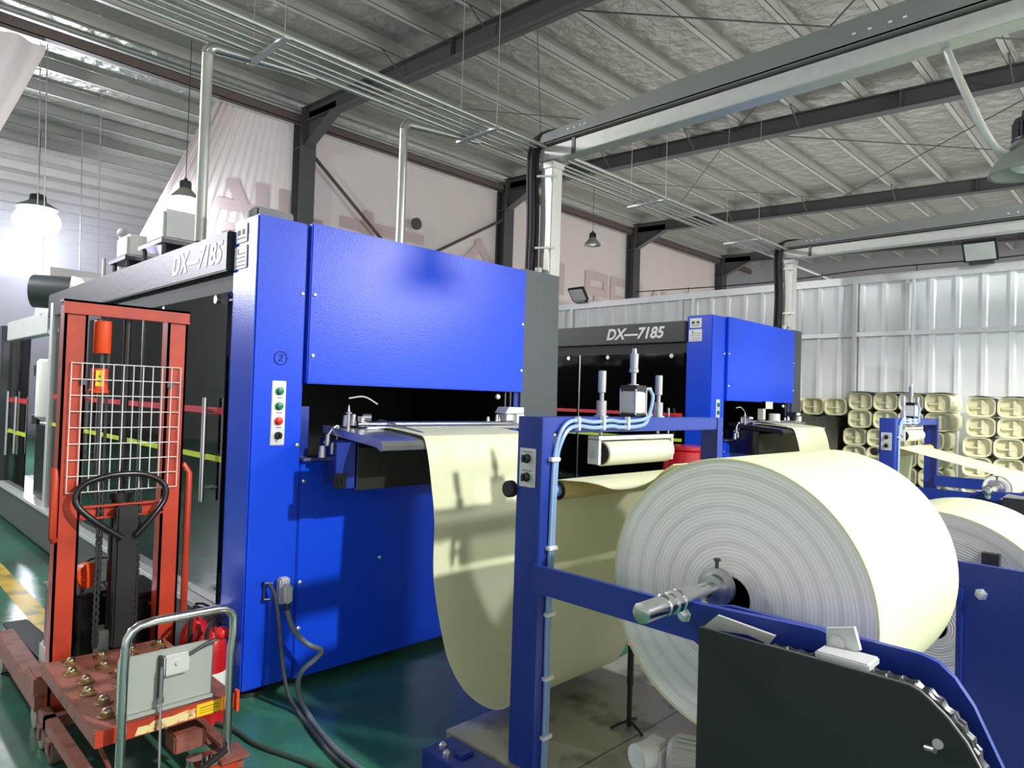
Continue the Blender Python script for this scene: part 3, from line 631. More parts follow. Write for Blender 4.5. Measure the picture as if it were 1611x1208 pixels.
    for a, b in zip(L_[:-1], L_[1:]):
        d = (b-a).normalized()
        for off in ((-.012, .012) if par else (-.007, .007)):
            o = Vector((off, 0, 0)); m_ = (a+b)/2+o
            ch.tube([a+o-d*.006, a+o, m_, b+o, b+o+d*.006], [.006, .013, .008, .013, .006], 8)
        ch.cyl(a-Vector((.016, 0, 0)), a+Vector((.016, 0, 0)), .005, n=8); par = 1-par
    obj('drive_chain', ch, darksteel, t)
    # base frame
    obj('base_channel', MB().box(T(1.80), .15, 0, T(1.96), 2.24, .085, .004), navy, t)
    bb = MB()
    for y in (2.19, 2.13): bolt(bb, (T(1.84+.03*(y > 2.15)), y, .085), (0, 0, 1), .016, .022)
    pieces('base_bolt', bb, screw, t)
    obj('base_clamp', MB().box(T(1.86), 2.06, .085, T(1.93), 2.11, .10, .004), navy, t)
    obj('base_channel', MB().box(T(3.33), .1, 0, T(3.49), 2.24, .085, .004), navy, t)
    return t
unwind_stand(0, True); unwind_stand(4.58, False)

def tread_plate(dx, label):
    b = MB().box(1.965+dx, 1.70, 0, 3.325+dx, 2.285, .095, .003).box(1.965+dx, .42, 0, 3.325+dx, 1.697, .093, .003)
    tag(obj('tread_plate', b, checker, None, (2.6+dx, 1.3, 0)), label, 'metal floor plate')
tread_plate(0, 'grey checker plate flooring under the nearest big roll'); tread_plate(4.58, 'grey checker plate flooring under the far unwind stand')

def foam_roll(name, loc, xl, xr, r, label, shaft, core=.072, group=None):
    y, z = loc; t = thing(name, ((xl+xr)/2, y, z), label, 'roll', group)
    b = MB().lathe((xl, y, z), (1, 0, 0), [(.006, r-.009), (0, r-.008), (0, r-.002), (.002, r), (xr-xl-.003, r), (xr-xl, r-.003), (xr-xl, r-.03)], 128, caps=False)
    obj('wound_sheet', b, paper, t, smooth=30)
    e = MB()
    for x, s in ((xl+.012, 1), (xr-.001, -1)):
        pr = [(0, r-.018), (0, core+.004), (0, core)]
        e.lathe((x, y, z), (s, 0, 0), [(-.006 if s > 0 else 0, r-.0075), (-.004, r*.7), (.004, r*.4), (0, core)], 128, caps=False)
    pieces('roll_end', e, rollface, t, 50)
    obj('core_tube', MB().lathe((xl+.012, y, z), (1, 0, 0), [(0, core-.001), (xr-xl-.02, core-.001)], 40, caps=False), black, t)
    if shaft:
        sy, sz, x0, x1 = shaft
        s = obj('core_shaft', MB().lathe((x0, sy, sz), (1, 0, 0), [(0, .022), (.004, .030), (.115, .030), (.118, .034), (.128, .034), (.13, .029), (.16, .029), (.163, .035), (.185, .035), (.188, .029), (.2, .029), (.203, .034), (.235, .034), (.24, .026), (x1-x0, .026)], 30), chrome, t)
        c = obj('shaft_collar', MB().lathe((xl-.075, sy, sz), (1, 0, 0), [(0, .032), (.002, .044), (.03, .044), (.032, .05), (.034, .062), (.055, .062), (.058, .05), (.075, .05)], 32), steel, t)
        obj('set_screw', MB().cyl((xl-.032, sy, sz+.055), (xl-.032, sy, sz+.085), .006).cyl((xl-.032, sy, sz+.085), (xl-.032, sy, sz+.093), .012, n=6), darksteel, c)
    return t
foam_roll('foam_roll', RC, 2.135, 3.08, .464, 'huge cream foam roll on the nearest stand, pierced by a chrome shaft', (1.10, .947, 1.66, 3.5))
foam_roll('foam_roll', (1.08, .945), 2.15+4.58, 2.95+4.58, .105, 'small nearly used cream roll on the far blue stand', (1.08, .948, 1.72+4.58, 3.5+4.58), .045)
r3 = foam_roll('foam_roll', (.835, .545), 3.68, 4.40, .540, 'spare cream foam roll half hidden behind the nearest blue stand', None, .06)
obj('core_plug', MB().box(3.645, .575, .85, 3.70, .64, .93), darksteel, r3)

def web(dx, path, label):
    P = spline(path, 8); n = len(P)-1
    def fn(u, v):
        q = P[round(u*n)]; return (2.15+dx+.78*v, q[0]+.004*sin(6*v+8*u), q[1])
    b = MB().grid(fn, n, 10); base = len(b.v); tv = []
    nrm = []
    for i in range(n+1):
        a = P[max(0, i-1)]; c = P[min(n, i+1)]; d = (c-a).normalized(); nrm.append((-d[1], d[0]))
    vs = []; k = 0
    for i in range(n+1):
        for j in range(11):
            x, y, z = b.v[k]; k += 1; vs.append((x, y+nrm[i][0]*.003, z+nrm[i][1]*.003))
    f2 = [tuple(base+q for q in f[::-1]) for f in b.f]; b.v += vs; b.f += f2
    for j in (0, 10):
        for i in range(n): a_, c_ = i*11+j, (i+1)*11+j; b.f.append((a_, c_, base+c_, base+a_))
    for i in (0, n):
        for j in range(10): a_ = i*11+j; b.f.append((a_, a_+1, base+a_+1, base+a_))
    o = obj('foam_sheet', b, paper, None, (2.54+dx, 2.2, .3), 60); return tag(o, label, 'foam sheet')
V3 = lambda L: [Vector((a, b, 0)) for a, b in L]
loop = [(3.33, 1.374), (3.05, 1.368), (2.80, 1.349), (2.742, 1.333), (2.715, 1.28), (2.69, 1.20), (2.667, 1.10), (2.645, 1.0), (2.632, .90), (2.634, .78), (2.628, .66), (2.60, .54), (2.56, .42), (2.50, .29), (2.40, .195), (2.28, .160), (2.17, .168), (2.08, .225), (2.01, .36), (1.955, .58), (1.92, .85), (1.902, 1.05), (1.895, 1.173), (1.883, 1.205), (1.85, 1.2175)]
web(0, V3(loop + [(1.78, 1.222), (1.70, 1.226), (1.63, 1.222), (1.555, 1.213), (1.47, 1.228), (1.39, 1.262), (1.345, 1.30), (1.30, 1.331)]), 'cream foam sheet hanging in a deep loop between nearest machine and its stand')
web(4.58, V3(loop + [(1.80, 1.215), (1.60, 1.17), (1.40, 1.125), (1.20, 1.08), (1.10, 1.053)]), 'cream foam sheet feeding the second machine from the small roll')
# little sensor stand with a red light, and a geared motor on the plate
s_ = thing('sensor_stand', (2.59, 1.76, .093), 'small black sensor stand with red tip under the hanging sheet, left of the big roll', 'sensor stand')
obj('rod', MB().cyl((2.59, 1.76, .10), (2.59, 1.76, .46), .011, n=14).cyl((2.59, 1.76, .28), (2.59, 1.76, .46), .014, n=14), black, s_)
obj('red_tip', MB().sphere((2.59, 1.76, .465), .014), mat('red signal light', 'ff3a30', .3, emit=1.5), s_)
for a in (15, 150, 255): obj('foot', MB().tube([(2.59, 1.76, .125), (2.59+.05*cos(radians(a)), 1.76+.05*sin(radians(a)), .112), (2.59+.09*cos(radians(a)), 1.76+.09*sin(radians(a)), .098)], .006, 8), black, s_)
m_ = thing('gear_motor', (2.32, 1.42, .093), 'light grey finned motor on the checker plate beside the black chain guard', 'motor')
obj('motor_body', MB().lathe((2.33, 1.40, .20), (.35, -.9, 0), [(0, .05), (.02, .075), (.16, .075), (.18, .06)], 28), offwhite, m_)
fn_ = MB(); ax = Vector((.35, -.9, 0)).normalized()
for k in range(20):
    a = 2*pi*k/20; u = Vector((0, 0, 1)); w = ax.cross(u); d = u*cos(a)+w*sin(a); c0 = Vector((2.33, 1.40, .20))+ax*.03
    fn_.tube([c0+d*.080, c0+d*.080+ax*.12], .006, 6)
pieces('cooling_fin', fn_, alu, m_)
obj('gearbox', MB().box(2.26, 1.40, .105, 2.37, 1.50, .245, .02).cyl((2.30, 1.45, .20), (2.22, 1.47, .20), .05), white, m_)
obj('foot_plate', MB().box(2.24, 1.27, .093, 2.42, 1.50, .107), offwhite, m_)

# ------------------------------------------------------------------ cable gantries, conduits and pipes
def gantry(dx, first):
    T = lambda x: x+dx
    t = thing('cable_gantry', (T(3.99), 3.58, 0), 'silver mast with long grey cable tray reaching over the nearest unwind stand' if first else 'silver mast and cable tray beside the second machine, before the partition', 'cable gantry')
    obj('mast', MB().box(T(3.93), 3.52, 0, T(4.05), 3.64, 3.40, .006).box(T(3.92), 3.51, 3.36, T(4.06), 3.65, 3.41, .004), galv, t)
    obj('arm_beam', MB().box(T(3.93), -3.0, 3.425, T(4.05), 3.66, 3.53, .004), galv, t)
    obj('cable_tray', MB().prism([(3.66, 3.55), (3.66, 3.625), (2.4, 3.69), (-3.0, 3.70), (-3.0, 3.55)], 'x', T(3.90), T(3.915)).box(T(3.90), -3.0, 3.545, T(4.08), 3.66, 3.56).prism([(3.66, 3.55), (3.66, 3.625), (2.4, 3.69), (-3.0, 3.70), (-3.0, 3.55)], 'x', T(4.065), T(4.08)), mat('tray grey enamel', '7c807c', .45, 0, .06, 2), t)
    obj('arm_bracket', MB().box(T(3.922), 3.30, 3.42, T(3.93), 3.33, 3.54).box(T(3.922), .2, 3.42, T(3.93), .23, 3.54), darksteel, t)
    ml = MB()
    for y in (3.18, 3.22, 3.28, 3.34, 1.05, 1.12, 1.22, 1.30): ml.box(T(3.896), y, 3.60, T(3.90), y+.018, 3.61)
    pieces('tray_mark', ml, white, t)
    for k, (ox, oy) in enumerate(((0, 0), (.028, .02), (.05, -.012), (.016, .045))):
        pts = [(T(3.95), 3.25, 3.60), (T(3.93), 3.55, 3.64-.01*k), (T(3.90+ox*.5), 3.66+oy, 3.60), (T(3.87+ox*.6), 3.68+oy, 3.40), (T(3.865+ox*.7), 3.66+oy, 2.95), (T(3.87+ox*.8), 3.67+oy, 2.5), (T(3.87+ox), 3.68+oy, 1.7)]
        obj('corrugated_hose', MB().tube(spline(pts, 6), .022 if k != 1 else .010, 10), black if k != 1 else cable, t)
    for z in (3.28, 2.72): obj('hose_clip', MB().box(T(3.86), 3.59, z-.008, T(3.97), 3.70, z+.008) if False else MB().cyl((T(3.84), 3.60, z), (T(3.96), 3.50, z+.01), .009), white, t)
    obj('hose_end', MB().lathe((T(3.885), 3.60, 2.44), (.02, 0, 1), [(0, .045), (.09, .022), (.11, .028), (.13, .028)], 14), offwhite, t)
    obj('far_mast', MB().box(T(3.93), -2.96, 0, T(4.05), -2.84, 3.42, .006), galv, t)
    return t
gantry(0, True); gantry(4.58, False)

ZC = 3.52
yu = at(700, 168, 'z', ZC).y; yl = at(700, 201, 'z', ZC).y
for i, (y, z, r) in enumerate(((yu, ZC+.02, .017), (yu+.06, ZC+.015, .012), (yu+.13, ZC, .010), (yl-.09, ZC, .010), (yl, ZC+.005, .017))):
    o = obj('conduit', MB().cyl((-6, y, z), (8.56 if i < 4 else 13.5, y, z), r, n=10), conduit, None, (2, y, z))
    tag(o, ['silver conduit nearest the hall front in the overhead run', 'second conduit from the front in the overhead run', 'middle thin conduit of the overhead run', 'fourth conduit from the front in the overhead run', 'rearmost silver conduit of the overhead run, joined by the two standpipes'][i], 'conduit', 'overhead conduits')
for i, x in enumerate((-.9, 1.72, 3.35, 5.6, 7.6)):
    a = thing('conduit_hanger', (x, (yu+yl)/2, ZC), ['first hanger bar of the overhead conduits, nearest the upper left', 'bright hanger bar under the conduits above the nearest machine left end', 'bright hanger bar under the conduits left of the silver mast', 'hanger bar under the conduits just beyond the silver mast', 'last hanger bar before the second mast'][i], 'hanger', 'conduit hangers')
    obj('bar', MB().box(x-.02, yu-.08, ZC-.035, x+.02, yl+.10, ZC-.018, .002), alu, a)
    for y in (yu-.05, yl+.07): obj('drop_rod', MB().cyl((x, y, ZC-.04), (x, y, roof_z(y)-.002), .0025, n=6), conduit, a)
for i, (px, py, yy) in enumerate(((318, 300, 3.99), (632, 300, 4.02))):
    x = at(px, py, 'y', yy).x; z0 = 2.38 if i == 0 else 2.14
    P = [(x, yy, z0), (x, yy, 3.46)] + [(x+.05-.05*cos(radians(a)), yy, 3.46+.05*sin(radians(a))) for a in (22, 45, 67, 90)] + [(x+.62, yl+.0, 3.51)]
    p_ = thing('standpipe', (x, yy, z0), ['tall grey pipe standing on the nearest machine header beam', 'tall silver pipe rising behind the nearest machine upper panel'][i], 'pipe', 'standpipes on the nearest machine')
    obj('pipe', MB().tube(P[:2], .030, 14), conduit if i else galv, p_)
    obj('elbow', MB().tube(P[1:], [.033, .033, .033, .033, .033, .016], 12), conduit, p_)

# ------------------------------------------------------------------ lamps
shade_m = mat('spun lamp shade', '8f948c', .5, .2, .08, 4)
def high_bay(loc, label, lit, r=.21, pole=None, h=None, glare_globe=0.):
    x, y, z = loc; t = thing('high_bay_lamp', loc, label, 'lamp', 'high bay lamps')
    obj('shade', MB().lathe((x, y, z), (0, 0, 1), [(0, r), (.004, r+.006), (.05, r*.93), (.12, r*.62), (.17, r*.40), (.168, r*.36), (.12, r*.57), (.05, r*.88), (.006, r*.97)], 40, caps=False), shade_m, t)
    fins = MB().lathe((x, y, z+.165), (0, 0, 1), [(0, r*.38), (.01, r*.43), (.02, r*.43), (.022, r*.34), (.10, r*.34), (.102, r*.40), (.125, r*.36), (.14, .03), (.17, .025)], 28)
    for k in range(20):
        a = 2*pi*k/20; c, s = cos(a), sin(a); fins.box(x+c*r*.38-.006, y+s*r*.38-.006, z+.185, x+c*r*.38+.006, y+s*r*.38+.006, z+.268)
    obj('heat_sink', fins, darksteel, t)
    obj('bulb', MB().sphere((x, y, z+.075-glare_globe*.8), glare_globe or r*.52, 20, 10, .8), mat('lit lamp glass', 'ffffff', .3, emit=26) if lit else white, t)
    if pole: obj('supply_pipe', MB().tube(pole, .020, 12), galv, t)
    else: obj('suspension_cord', MB().cyl((x, y, z+.32), (x, y, h or roof_z(y)-.002), .006, n=6), darksteel, t)
    return t
high_bay((2.95, 16.8, 5.12), 'brilliantly lit high bay lamp glaring at the far left', True, .36, glare_globe=.42)  # oversized glowing bulb stands in for the lamp's glare disc
high_bay((3.95, 11.4, 4.56), 'lit high bay lamp left of the gathered sheet, behind the grey pipe', True)
high_bay((12.4, 9.8, 5.14), 'small dark lamp hanging before the sheeting right of the silver mast', False, .19)
high_bay((KEY[0], KEY[1], KEY[2]-.02), 'high bay lamp lighting the machine fronts, high behind the viewpoint', True, .21)
high_bay((9.0, -6.3, 4.56), 'added unseen lamp over the aisle to the right of the stands', True, .21)
high_bay((-.9, 7.6, 5.0), 'added unseen fill lamp over the left aisle beside the nearest machine', True)
high_bay((-4.0, 15.8, 5.1), 'added lamp for pillar glare in the far left bay outside the view', True)
high_bay((7.4, -1.6, 4.92), 'added fill lamp over the container piles to the right of the view', True)
lamp_r = (4.36, .595, 2.80)
high_bay(lamp_r, 'large grey lamp shade at the right edge with a curved silver pipe', False, .165,
         spline([(4.02, .90, 3.44), at(1500, 105, 'x', 4.03), at(1522, 152, 'x', 4.08), at(1545, 200, 'x', 4.15), at(1562, 226, 'x', 4.21), at(1580, 239, 'x', 4.27), at(1605, 238, 'x', 4.33), (4.36, .595, 3.09)], 8))
def flood(y, label, tilt, s=1.):
    t = thing('flood_light', (PX-.06, y, 3.30), label, 'flood light', 'flood lights on the partition rail')
    c, n = cos(tilt), sin(tilt)
    def pt(u, v, w): return (PX-.10-u*c*s+w*n*s, y+v*s, 3.33+u*n*s+w*c*s)
    def slab(u0, u1, v0, v1, w0, w1):
        return MB().add([pt(u, v, w) for u in (u0, u1) for v in (v0, v1) for w in (w0, w1)], [(0, 1, 3, 2), (4, 6, 7, 5), (0, 4, 5, 1), (2, 3, 7, 6), (0, 2, 6, 4), (1, 5, 7, 3)])
    obj('housing', slab(0, .26, -.17, .17, 0, .05), black, t)
    obj('lens', slab(.02, .24, -.15, .15, -.004, .0), mat('flood lens', 'd8dcda', .2), t)
    obj('bracket', MB().box(PX-.12, y-.12, 3.30, PX-.02, y+.12, 3.34), darksteel, t)
flood(1.72, 'black flood light on the partition rail at the right', .9); flood(7.75, 'black flood light on the partition rail beside the nearest machine', .9)
w = MB()
for px, py, yy in ((75, 60, 13), (65, 60, 13.6), (160, 130, 14.5), (130, 180, 15.5)):
    q = at(px, py, 'y', yy); w = MB().cyl((q.x, yy, roof_z(yy)-.002), (q.x+.08, yy, 3.3), .009, n=6)
    tag(obj('drop_wire', w, conduit, None, (q.x, yy, 6)), {75: 'pale cord hanging from the roof by the pulled aside cream sheet, right one', 65: 'pale cord hanging from the roof by the cream sheet, left one', 160: 'pale cord hanging above the roof drive boxes', 130: 'short pale cord hanging between the other cords'}[px], 'cord', 'cords hanging in the far left bay')

# ------------------------------------------------------------------ stacked foam containers by the partition
def tray_mesh():
    W_, H_, D_ = .262, .2135, .56
    def ring(w, h, r, x, n=6):
        o = []
        for cx, cy, a0 in ((w/2-r, h/2-r, 0), (-w/2+r, h/2-r, 90), (-w/2+r, -h/2+r, 180), (w/2-r, -h/2+r, 270)):
            for k in range(n+1):
                a = radians(a0+90*k/n); o.append((x, cx+r*cos(a), cy+r*sin(a)))
        return o
    R = [ring(W_, H_, .07, D_), ring(W_, H_, .07, .012), ring(W_+.004, H_+.004, .071, .004), ring(W_, H_, .07, 0), ring(W_-.02, H_-.02, .064, .002), ring(W_-.035, H_-.035, .058, .02), ring(W_-.05, H_-.05, .05, .065)]
    b = MB(); n = len(R[0]); vs = [p for r in R for p in r]
    fs = [(i*n+j, i*n+(j+1) % n, (i+1)*n+(j+1) % n, (i+1)*n+j) for i in range(len(R)-1) for j in range(n)]
    fs += [tuple(range(n)), tuple(range((len(R)-1)*n, len(R)*n))]
    b.add(vs, fs)
    # divider ribs: one upright, one lying in the left half, small boss where they meet
    def rib(y0, z0, y1, z1, w):
        d = Vector((0, y1-y0, z1-z0)).normalized(); s = Vector((0, -d.z, d.y))
        A = Vector((0, y0, z0)); B = Vector((0, y1, z1)); q = []
        for P in (A, B):
            q += [P+s*w+Vector((.064, 0, 0)), P+s*w*.45+Vector((.018, 0, 0)), P-s*w*.45+Vector((.018, 0, 0)), P-s*w+Vector((.064, 0, 0))]
        b.add(q, [(0, 1, 5, 4), (1, 2, 6, 5), (2, 3, 7, 6), (0, 4, 7, 3), (0, 3, 2, 1), (4, 5, 6, 7)])
    rib(-.012, -H_/2+.03, -.012, H_/2-.03, .020); rib(.10, -.012, -.012, -.012, .017); b.lathe((.012, -.012, -.012), (1, 0, 0), [(0, .012), (.05, .028)], 14)
    return b
proto = obj('container_stack', tray_mesh(), foam, None, (0, 0, 0), 50)
ORD = ['top', 'second', 'third', 'fourth', 'fifth', 'sixth', 'seventh', 'bottom']
CN = ['leftmost', 'second from left', 'third from left', 'fourth from left']
first_used = False
def put(x, y, z, lab, rx):
    global first_used
    o = proto if not first_used else proto.copy()
    if first_used: COL.objects.link(o)
    first_used = True
    o.location = (x, y, z); o.rotation_euler = (0, 0, rx)
    tag(o, lab, 'container stack', 'stacked foam containers'); return o
for r in range(8):
    z = 1.648-.2197*r - (.003 if r > 1 else 0)
    for c in range(4):
        put(9.0+.012*random.uniform(-1, 1)+(.03 if r > 1 else 0), (2.86 if r < 2 else 2.93)-.279*c+random.uniform(-.006, .006), z, f'cream container stack, {ORD[r]} layer, {CN[c]} in the left pile by the partition', 0)
    for c in range(3):
        q_ = put(8.75+.012*random.uniform(-1, 1), 1.565-.279*c+(.03 if r > 1 else 0), 1.612-.2148*r, f'cream container stack, {ORD[r]} layer, {CN[c]} in the right pile by the partition', 0); q_.scale.z = .975
for c in range(3): put(8.99, 3.70-.275*c, 1.57, f'cream container stack in the low back row beside the second machine, {CN[c]}', 0)
bag = MB().grid(lambda u, v: (8.98+.12*sin(5*u+3*v)*.3+.06*sin(9*v), 3.13+.62*u, 1.455-1.45*v+.02*sin(12*u)*(1-v)), 24, 20)
bag.box(9.16, 3.15, 0, 9.5, 3.75, 1.44)
tag(obj('tarp_bundle', bag, mat('grey tarpaulin', '6a6a5e', .5, 0, .2, 4, .3, 12), None, (9.1, 3.4, 0), 60), 'grey tarpaulin wrapped bundle under the low row of containers', 'bundle')
for (x, y0, y1, z, lab) in ((8.95, 1.86, 3.05, 1.757, 'clear plastic cover on the left container pile'), (8.70, .84, 1.72, 1.722, 'clear plastic cover on the right container pile')):
    cv = MB().grid(lambda u, v: (x+.45*v, y0+(y1-y0)*u, z+.006+.006*sin(17*u)*cos(9*v)), 30, 6)
    cv.grid(lambda u, v: (x+.002+.004*sin(20*v), y0-.006+.004*sin(9*u), z-.45*u), 10, 6) if False else None
    tag(obj('plastic_cover', cv, mat('milky plastic film', 'cfd0c0', .3, 0, .05, 4), None, (x, y0, z), 60), lab, 'plastic cover')
d_ = thing('plastic_drum', (5.72, 3.35, 0), 'red plastic drum standing between the two machines', 'drum')
obj('drum_body', MB().lathe((5.72, 3.35, 0), (0, 0, 1), [(0, .17), (.02, .19), (.35, .2), (.37, .21), (.4, .2), (.75, .2), (.77, .21), (.8, .2), (1.10, .19), (1.12, .17)], 32), red, d_)
obj('drum_lid', MB().lathe((5.72, 3.35, 1.12), (0, 0, 1), [(0, .195), (.03, .195), (.035, .17)], 32), red, d_)

# ------------------------------------------------------------------ orange hand stacker and the ball-top lift cart in front of it
MY = 3.55
k = thing('hand_stacker', (.99, MY, 0), 'orange hand stacker with white wire mesh guard beside the nearest machine', 'hand stacker')
for nm, x0, x1, op in (('left_mast', .735, .825, 2), ('right_mast', 1.165, 1.255, 2)):
    mst = obj(nm, MB().box(x0, MY-.04, .10, x1, MY-.03, 1.90).box(x0, MY-.04, .10, x0+.01, MY+.04, 1.90).box(x1-.01, MY-.04, .10, x1, MY+.04, 1.90), orange, k)
    sx = x0-.012 if x0 < 1 else x1+.012
    obj('grab_tube', MB().tube([(sx+(.02 if x0 < 1 else -.02), MY-.02, 1.15), (sx, MY-.03, 1.17), (sx-(0 if x0 < 1 else -.02), MY-.045, 1.13), (sx-(0 if x0 < 1 else -.02), MY-.045, .88 if x0 < 1 else .45), (sx+(.01 if x0 < 1 else .0), MY-.03, .86 if x0 < 1 else .43)], .016, 10), orange, mst)
obj('top_crossbar', MB().box(.73, MY-.045, 1.865, 1.26, MY-.035, 1.925).box(.73, MY-.045, 1.915, 1.26, MY+.045, 1.925).box(.73, MY-.055, 1.862, 1.26, MY-.035, 1.870), orange, k)
obj('lower_crossbar', MB().box(.82, MY-.035, .945, 1.17, MY-.027, 1.005).box(.82, MY-.06, .945, 1.17, MY-.03, .953).box(.82, MY-.06, .998, 1.17, MY-.03, 1.005), orange, k)
gb = MB(); gx0, gx1, gz0, gz1, gy = .765, 1.225, 1.068, 1.645, MY-.052
for i in range(9): gb.cyl((gx0, gy, gz0+(gz1-gz0)*i/8), (gx1, gy, gz0+(gz1-gz0)*i/8), .0026, n=6)
for i in range(12): gb.cyl((gx0+(gx1-gx0)*i/11, gy-.004, gz0), (gx0+(gx1-gx0)*i/11, gy-.004, gz1), .0026, n=6)
obj('mesh_guard', gb, mat('white coated wire', 'dcdcd8', .4), k)
cb = MB()
for x, z in ((.815, 1.56), (1.18, 1.56)): cb.box(x-.012, gy-.006, z-.012, x+.012, MY-.03, z+.012)
pieces('mesh_clip', cb, darksteel, k)
obj('lift_cylinder', MB().cyl((1.00, MY+.01, .14), (1.00, MY+.01, 1.02), .043, n=24).cyl((1.00, MY+.01, 1.02), (1.00, MY+.01, 1.86), .017, n=16).cyl((1.00, MY+.01, 1.02), (1.00, MY+.01, 1.05), .05, n=24), gblack, k)
zz = [at(160, py, 'y', MY).z for py in (505, 556, 580, 618)]; xs = at(160, 560, 'y', MY).x
sl = obj('orange_sleeve', MB().lathe((xs, MY, zz[1]), (0, 0, 1), [(0, .034), (.004, .036), (zz[0]-zz[1]-.004, .036), (zz[0]-zz[1], .033)], 22), hotorange, k)
sl = obj('orange_sleeve', MB().lathe((xs-.006, MY, zz[3]), (0, 0, 1), [(0, .042), (.012, .042), (.016, .036), (zz[2]-zz[3], .034)], 22), hotorange, k)
obj('yellow_label', MB().box(xs-.030, MY-.0385, zz[3]+.03, xs+.004, MY-.0365, zz[2]-.008), yellow, sl)
obj('label_print', MB().box(xs-.018, MY-.040, zz[3]+.05, xs-.010, MY-.0385, zz[3]+.062).box(xs-.018, MY-.040, zz[3]+.07, xs-.010, MY-.0385, zz[3]+.080), green, sl)
obj('sleeve_rod', MB().cyl((xs, MY, 1.03), (xs, MY, 1.90), .009, n=8).cyl((xs+.03, MY+.01, 1.0), (xs+.03, MY+.01, 1.9), .007, n=8), darksteel, k)
for x in (.905, 1.065):
    c = MB(); z = .36; q = 0
    while z < 1.10:
        for o in ((-.008, .008) if q else (-.005, .005)): c.tube([(x+o, MY-.045, z-.004), (x+o, MY-.045, z+.004), (x+o, MY-.045, z+.012), (x+o, MY-.045, z+.020)], [.004, .0075, .0055, .0075], 6)
        c.cyl((x-.012, MY-.045, z), (x+.012, MY-.045, z), .003, n=6); z += .016; q = 1-q
    obj('lift_chain', c, darksteel, k)
hp = spline([(.975, MY-.13, .86), (.86, MY-.12, .95), (.795, MY-.10, 1.03), (.815, MY-.09, 1.10), (.90, MY-.085, 1.135), (.99, MY-.085, 1.145), (1.08, MY-.085, 1.135), (1.155, MY-.09, 1.09), (1.16, MY-.10, 1.02), (1.10, MY-.12, .94), (1.03, MY-.13, .865)], 8)
til = obj('tiller_handle', MB().tube(hp, .014, 12), gblack, k)
obj('tiller_shaft', MB().box(.955, MY-.12, .36, 1.045, MY-.06, 1.0, .008), black, til)
obj('housing', MB().box(.80, MY+.10, .26, .99, MY+.42, .56, .015).box(1.03, MY+.10, .26, 1.24, MY+.42, .52, .015).box(.79, MY+.09, .56, .99, MY+.44, .575, .004).box(1.03, MY+.09, .52, 1.25, MY+.44, .535, .004), gblack, k)
pieces('housing_clip', MB().box(.80, MY+.095, .46, .83, MY+.10, .475).box(1.17, MY+.095, .47, 1.21, MY+.10, .485), chrome, k)
obj('base_plate', MB().box(.80, MY+.05, .14, 1.24, MY+.5, .27, .01).box(.93, MY-.02, .18, 1.0, MY+.08, .42, .004), offwhite, k)
for x in (.70, 1.20):
    obj('straddle_leg', MB().box(x, MY+.02, .10, x+.09, MY+1.05, .19, .008) if x < 1 else MB().box(x, MY+.02, .10, x+.07, MY+.6, .19, .008), rust, k)
obj('leg_cover', MB().box(.685, MY-.03, .19, .80, MY+.16, .275, .01), rust, k)
for x, y in ((.745, MY+.93), (1.235, MY+.45), (.745, MY+.12), (1.235, MY+.10)):
    obj('roller_wheel', MB().lathe((x-.03, y, .055), (1, 0, 0), [(0, .03), (.002, .055), (.058, .055), (.06, .03)], 24), wheelm, k)
for x in (.80, 1.08): obj('fork', MB().prism([(MY+.5, .14), (MY+1.42, .10), (MY+1.45, .115), (MY+.5, .185)], 'x', x, x+.12), black, k)
rl = obj('orange_reel', MB().lathe((.88, MY+.11, .66), (.35, -.9, .1), [(0, .02), (.005, .056), (.03, .060), (.055, .056), (.06, .02)], 26), hotorange, k)
obj('reel_arm', MB().tube(spline([(.90, MY+.16, .56), (.89, MY+.17, .64), (.92, MY+.15, .72), (.99, MY+.05, .74)], 6), .008, 8), darksteel, rl)

CT = thing('ball_top_cart', (.945, 3.06, 0), 'rusty brown lift cart with steel ball top and chrome push handle', 'lift cart')
zt = .35
top_ = obj('platform', MB().box(.70, 2.664, .292, 1.19, 3.47, .35, .004), rust, CT)
obj('front_bar', MB().box(.70, 2.655, .298, 1.192, 2.664, .352), orange, top_)
obj('end_cap', MB().box(1.186, 2.640, .285, 1.196, 2.665, .365), hotorange, top_)
stk = MB().prism([(.825, .302), (.835, .33), (.87, .328), (.89, .338), (.95, .334), (1.0, .340), (1.035, .338), (1.035, .304), (.96, .303), (.90, .300)], 'y', 2.6535, 2.655)
obj('torn_sticker', stk, mat('torn sticker', 'cfc08a', .6, 0, .25, 40, dirt='b06a40'), top_)
yl_ = obj('yellow_label', MB().box(1.038, 2.6532, .303, 1.135, 2.655, .349), yellow, top_)
obj('label_print', MB().box(1.05, 2.6525, .332, 1.12, 2.6532, .337).box(1.05, 2.6525, .322, 1.125, 2.6532, .325).box(1.05, 2.6525, .313, 1.10, 2.6532, .316), mat('amber print', 'b08a10', .6), yl_)
for i in range(6):
    for j in range(4):
        x = .765+.118*j+(.022 if i % 2 else 0); y = 2.775+.122*i
        cu_ = obj('ball_cup', MB().lathe((x, y, .35), (0, 0, 1), [(0, .031), (.004, .031), (.006, .024), (.012, .023), (.012, .018)], 20), mat('worn brass cup', '8a6f4c', .4, .5, .2, 20), CT)
        obj('ball', MB().sphere((x, y, .364), .0185, 16, 10), brassy, cu_)
bx = obj('grey_back_board', MB().box(.772, 2.672, .372, 1.10, 2.70, .575, .004).box(.772, 2.660, .362, 1.10, 2.674, .374), mat('grey green enamel', 'a4aaa4', .42, 0, .08, 4), CT)
obj('latch_box', MB().box(.915, 2.650, .485, 1.005, 2.674, .562, .006).lathe((.96, 2.650, .53), (0, -1, 0), [(0, .009), (.006, .008)], 14), offwhite, bx)
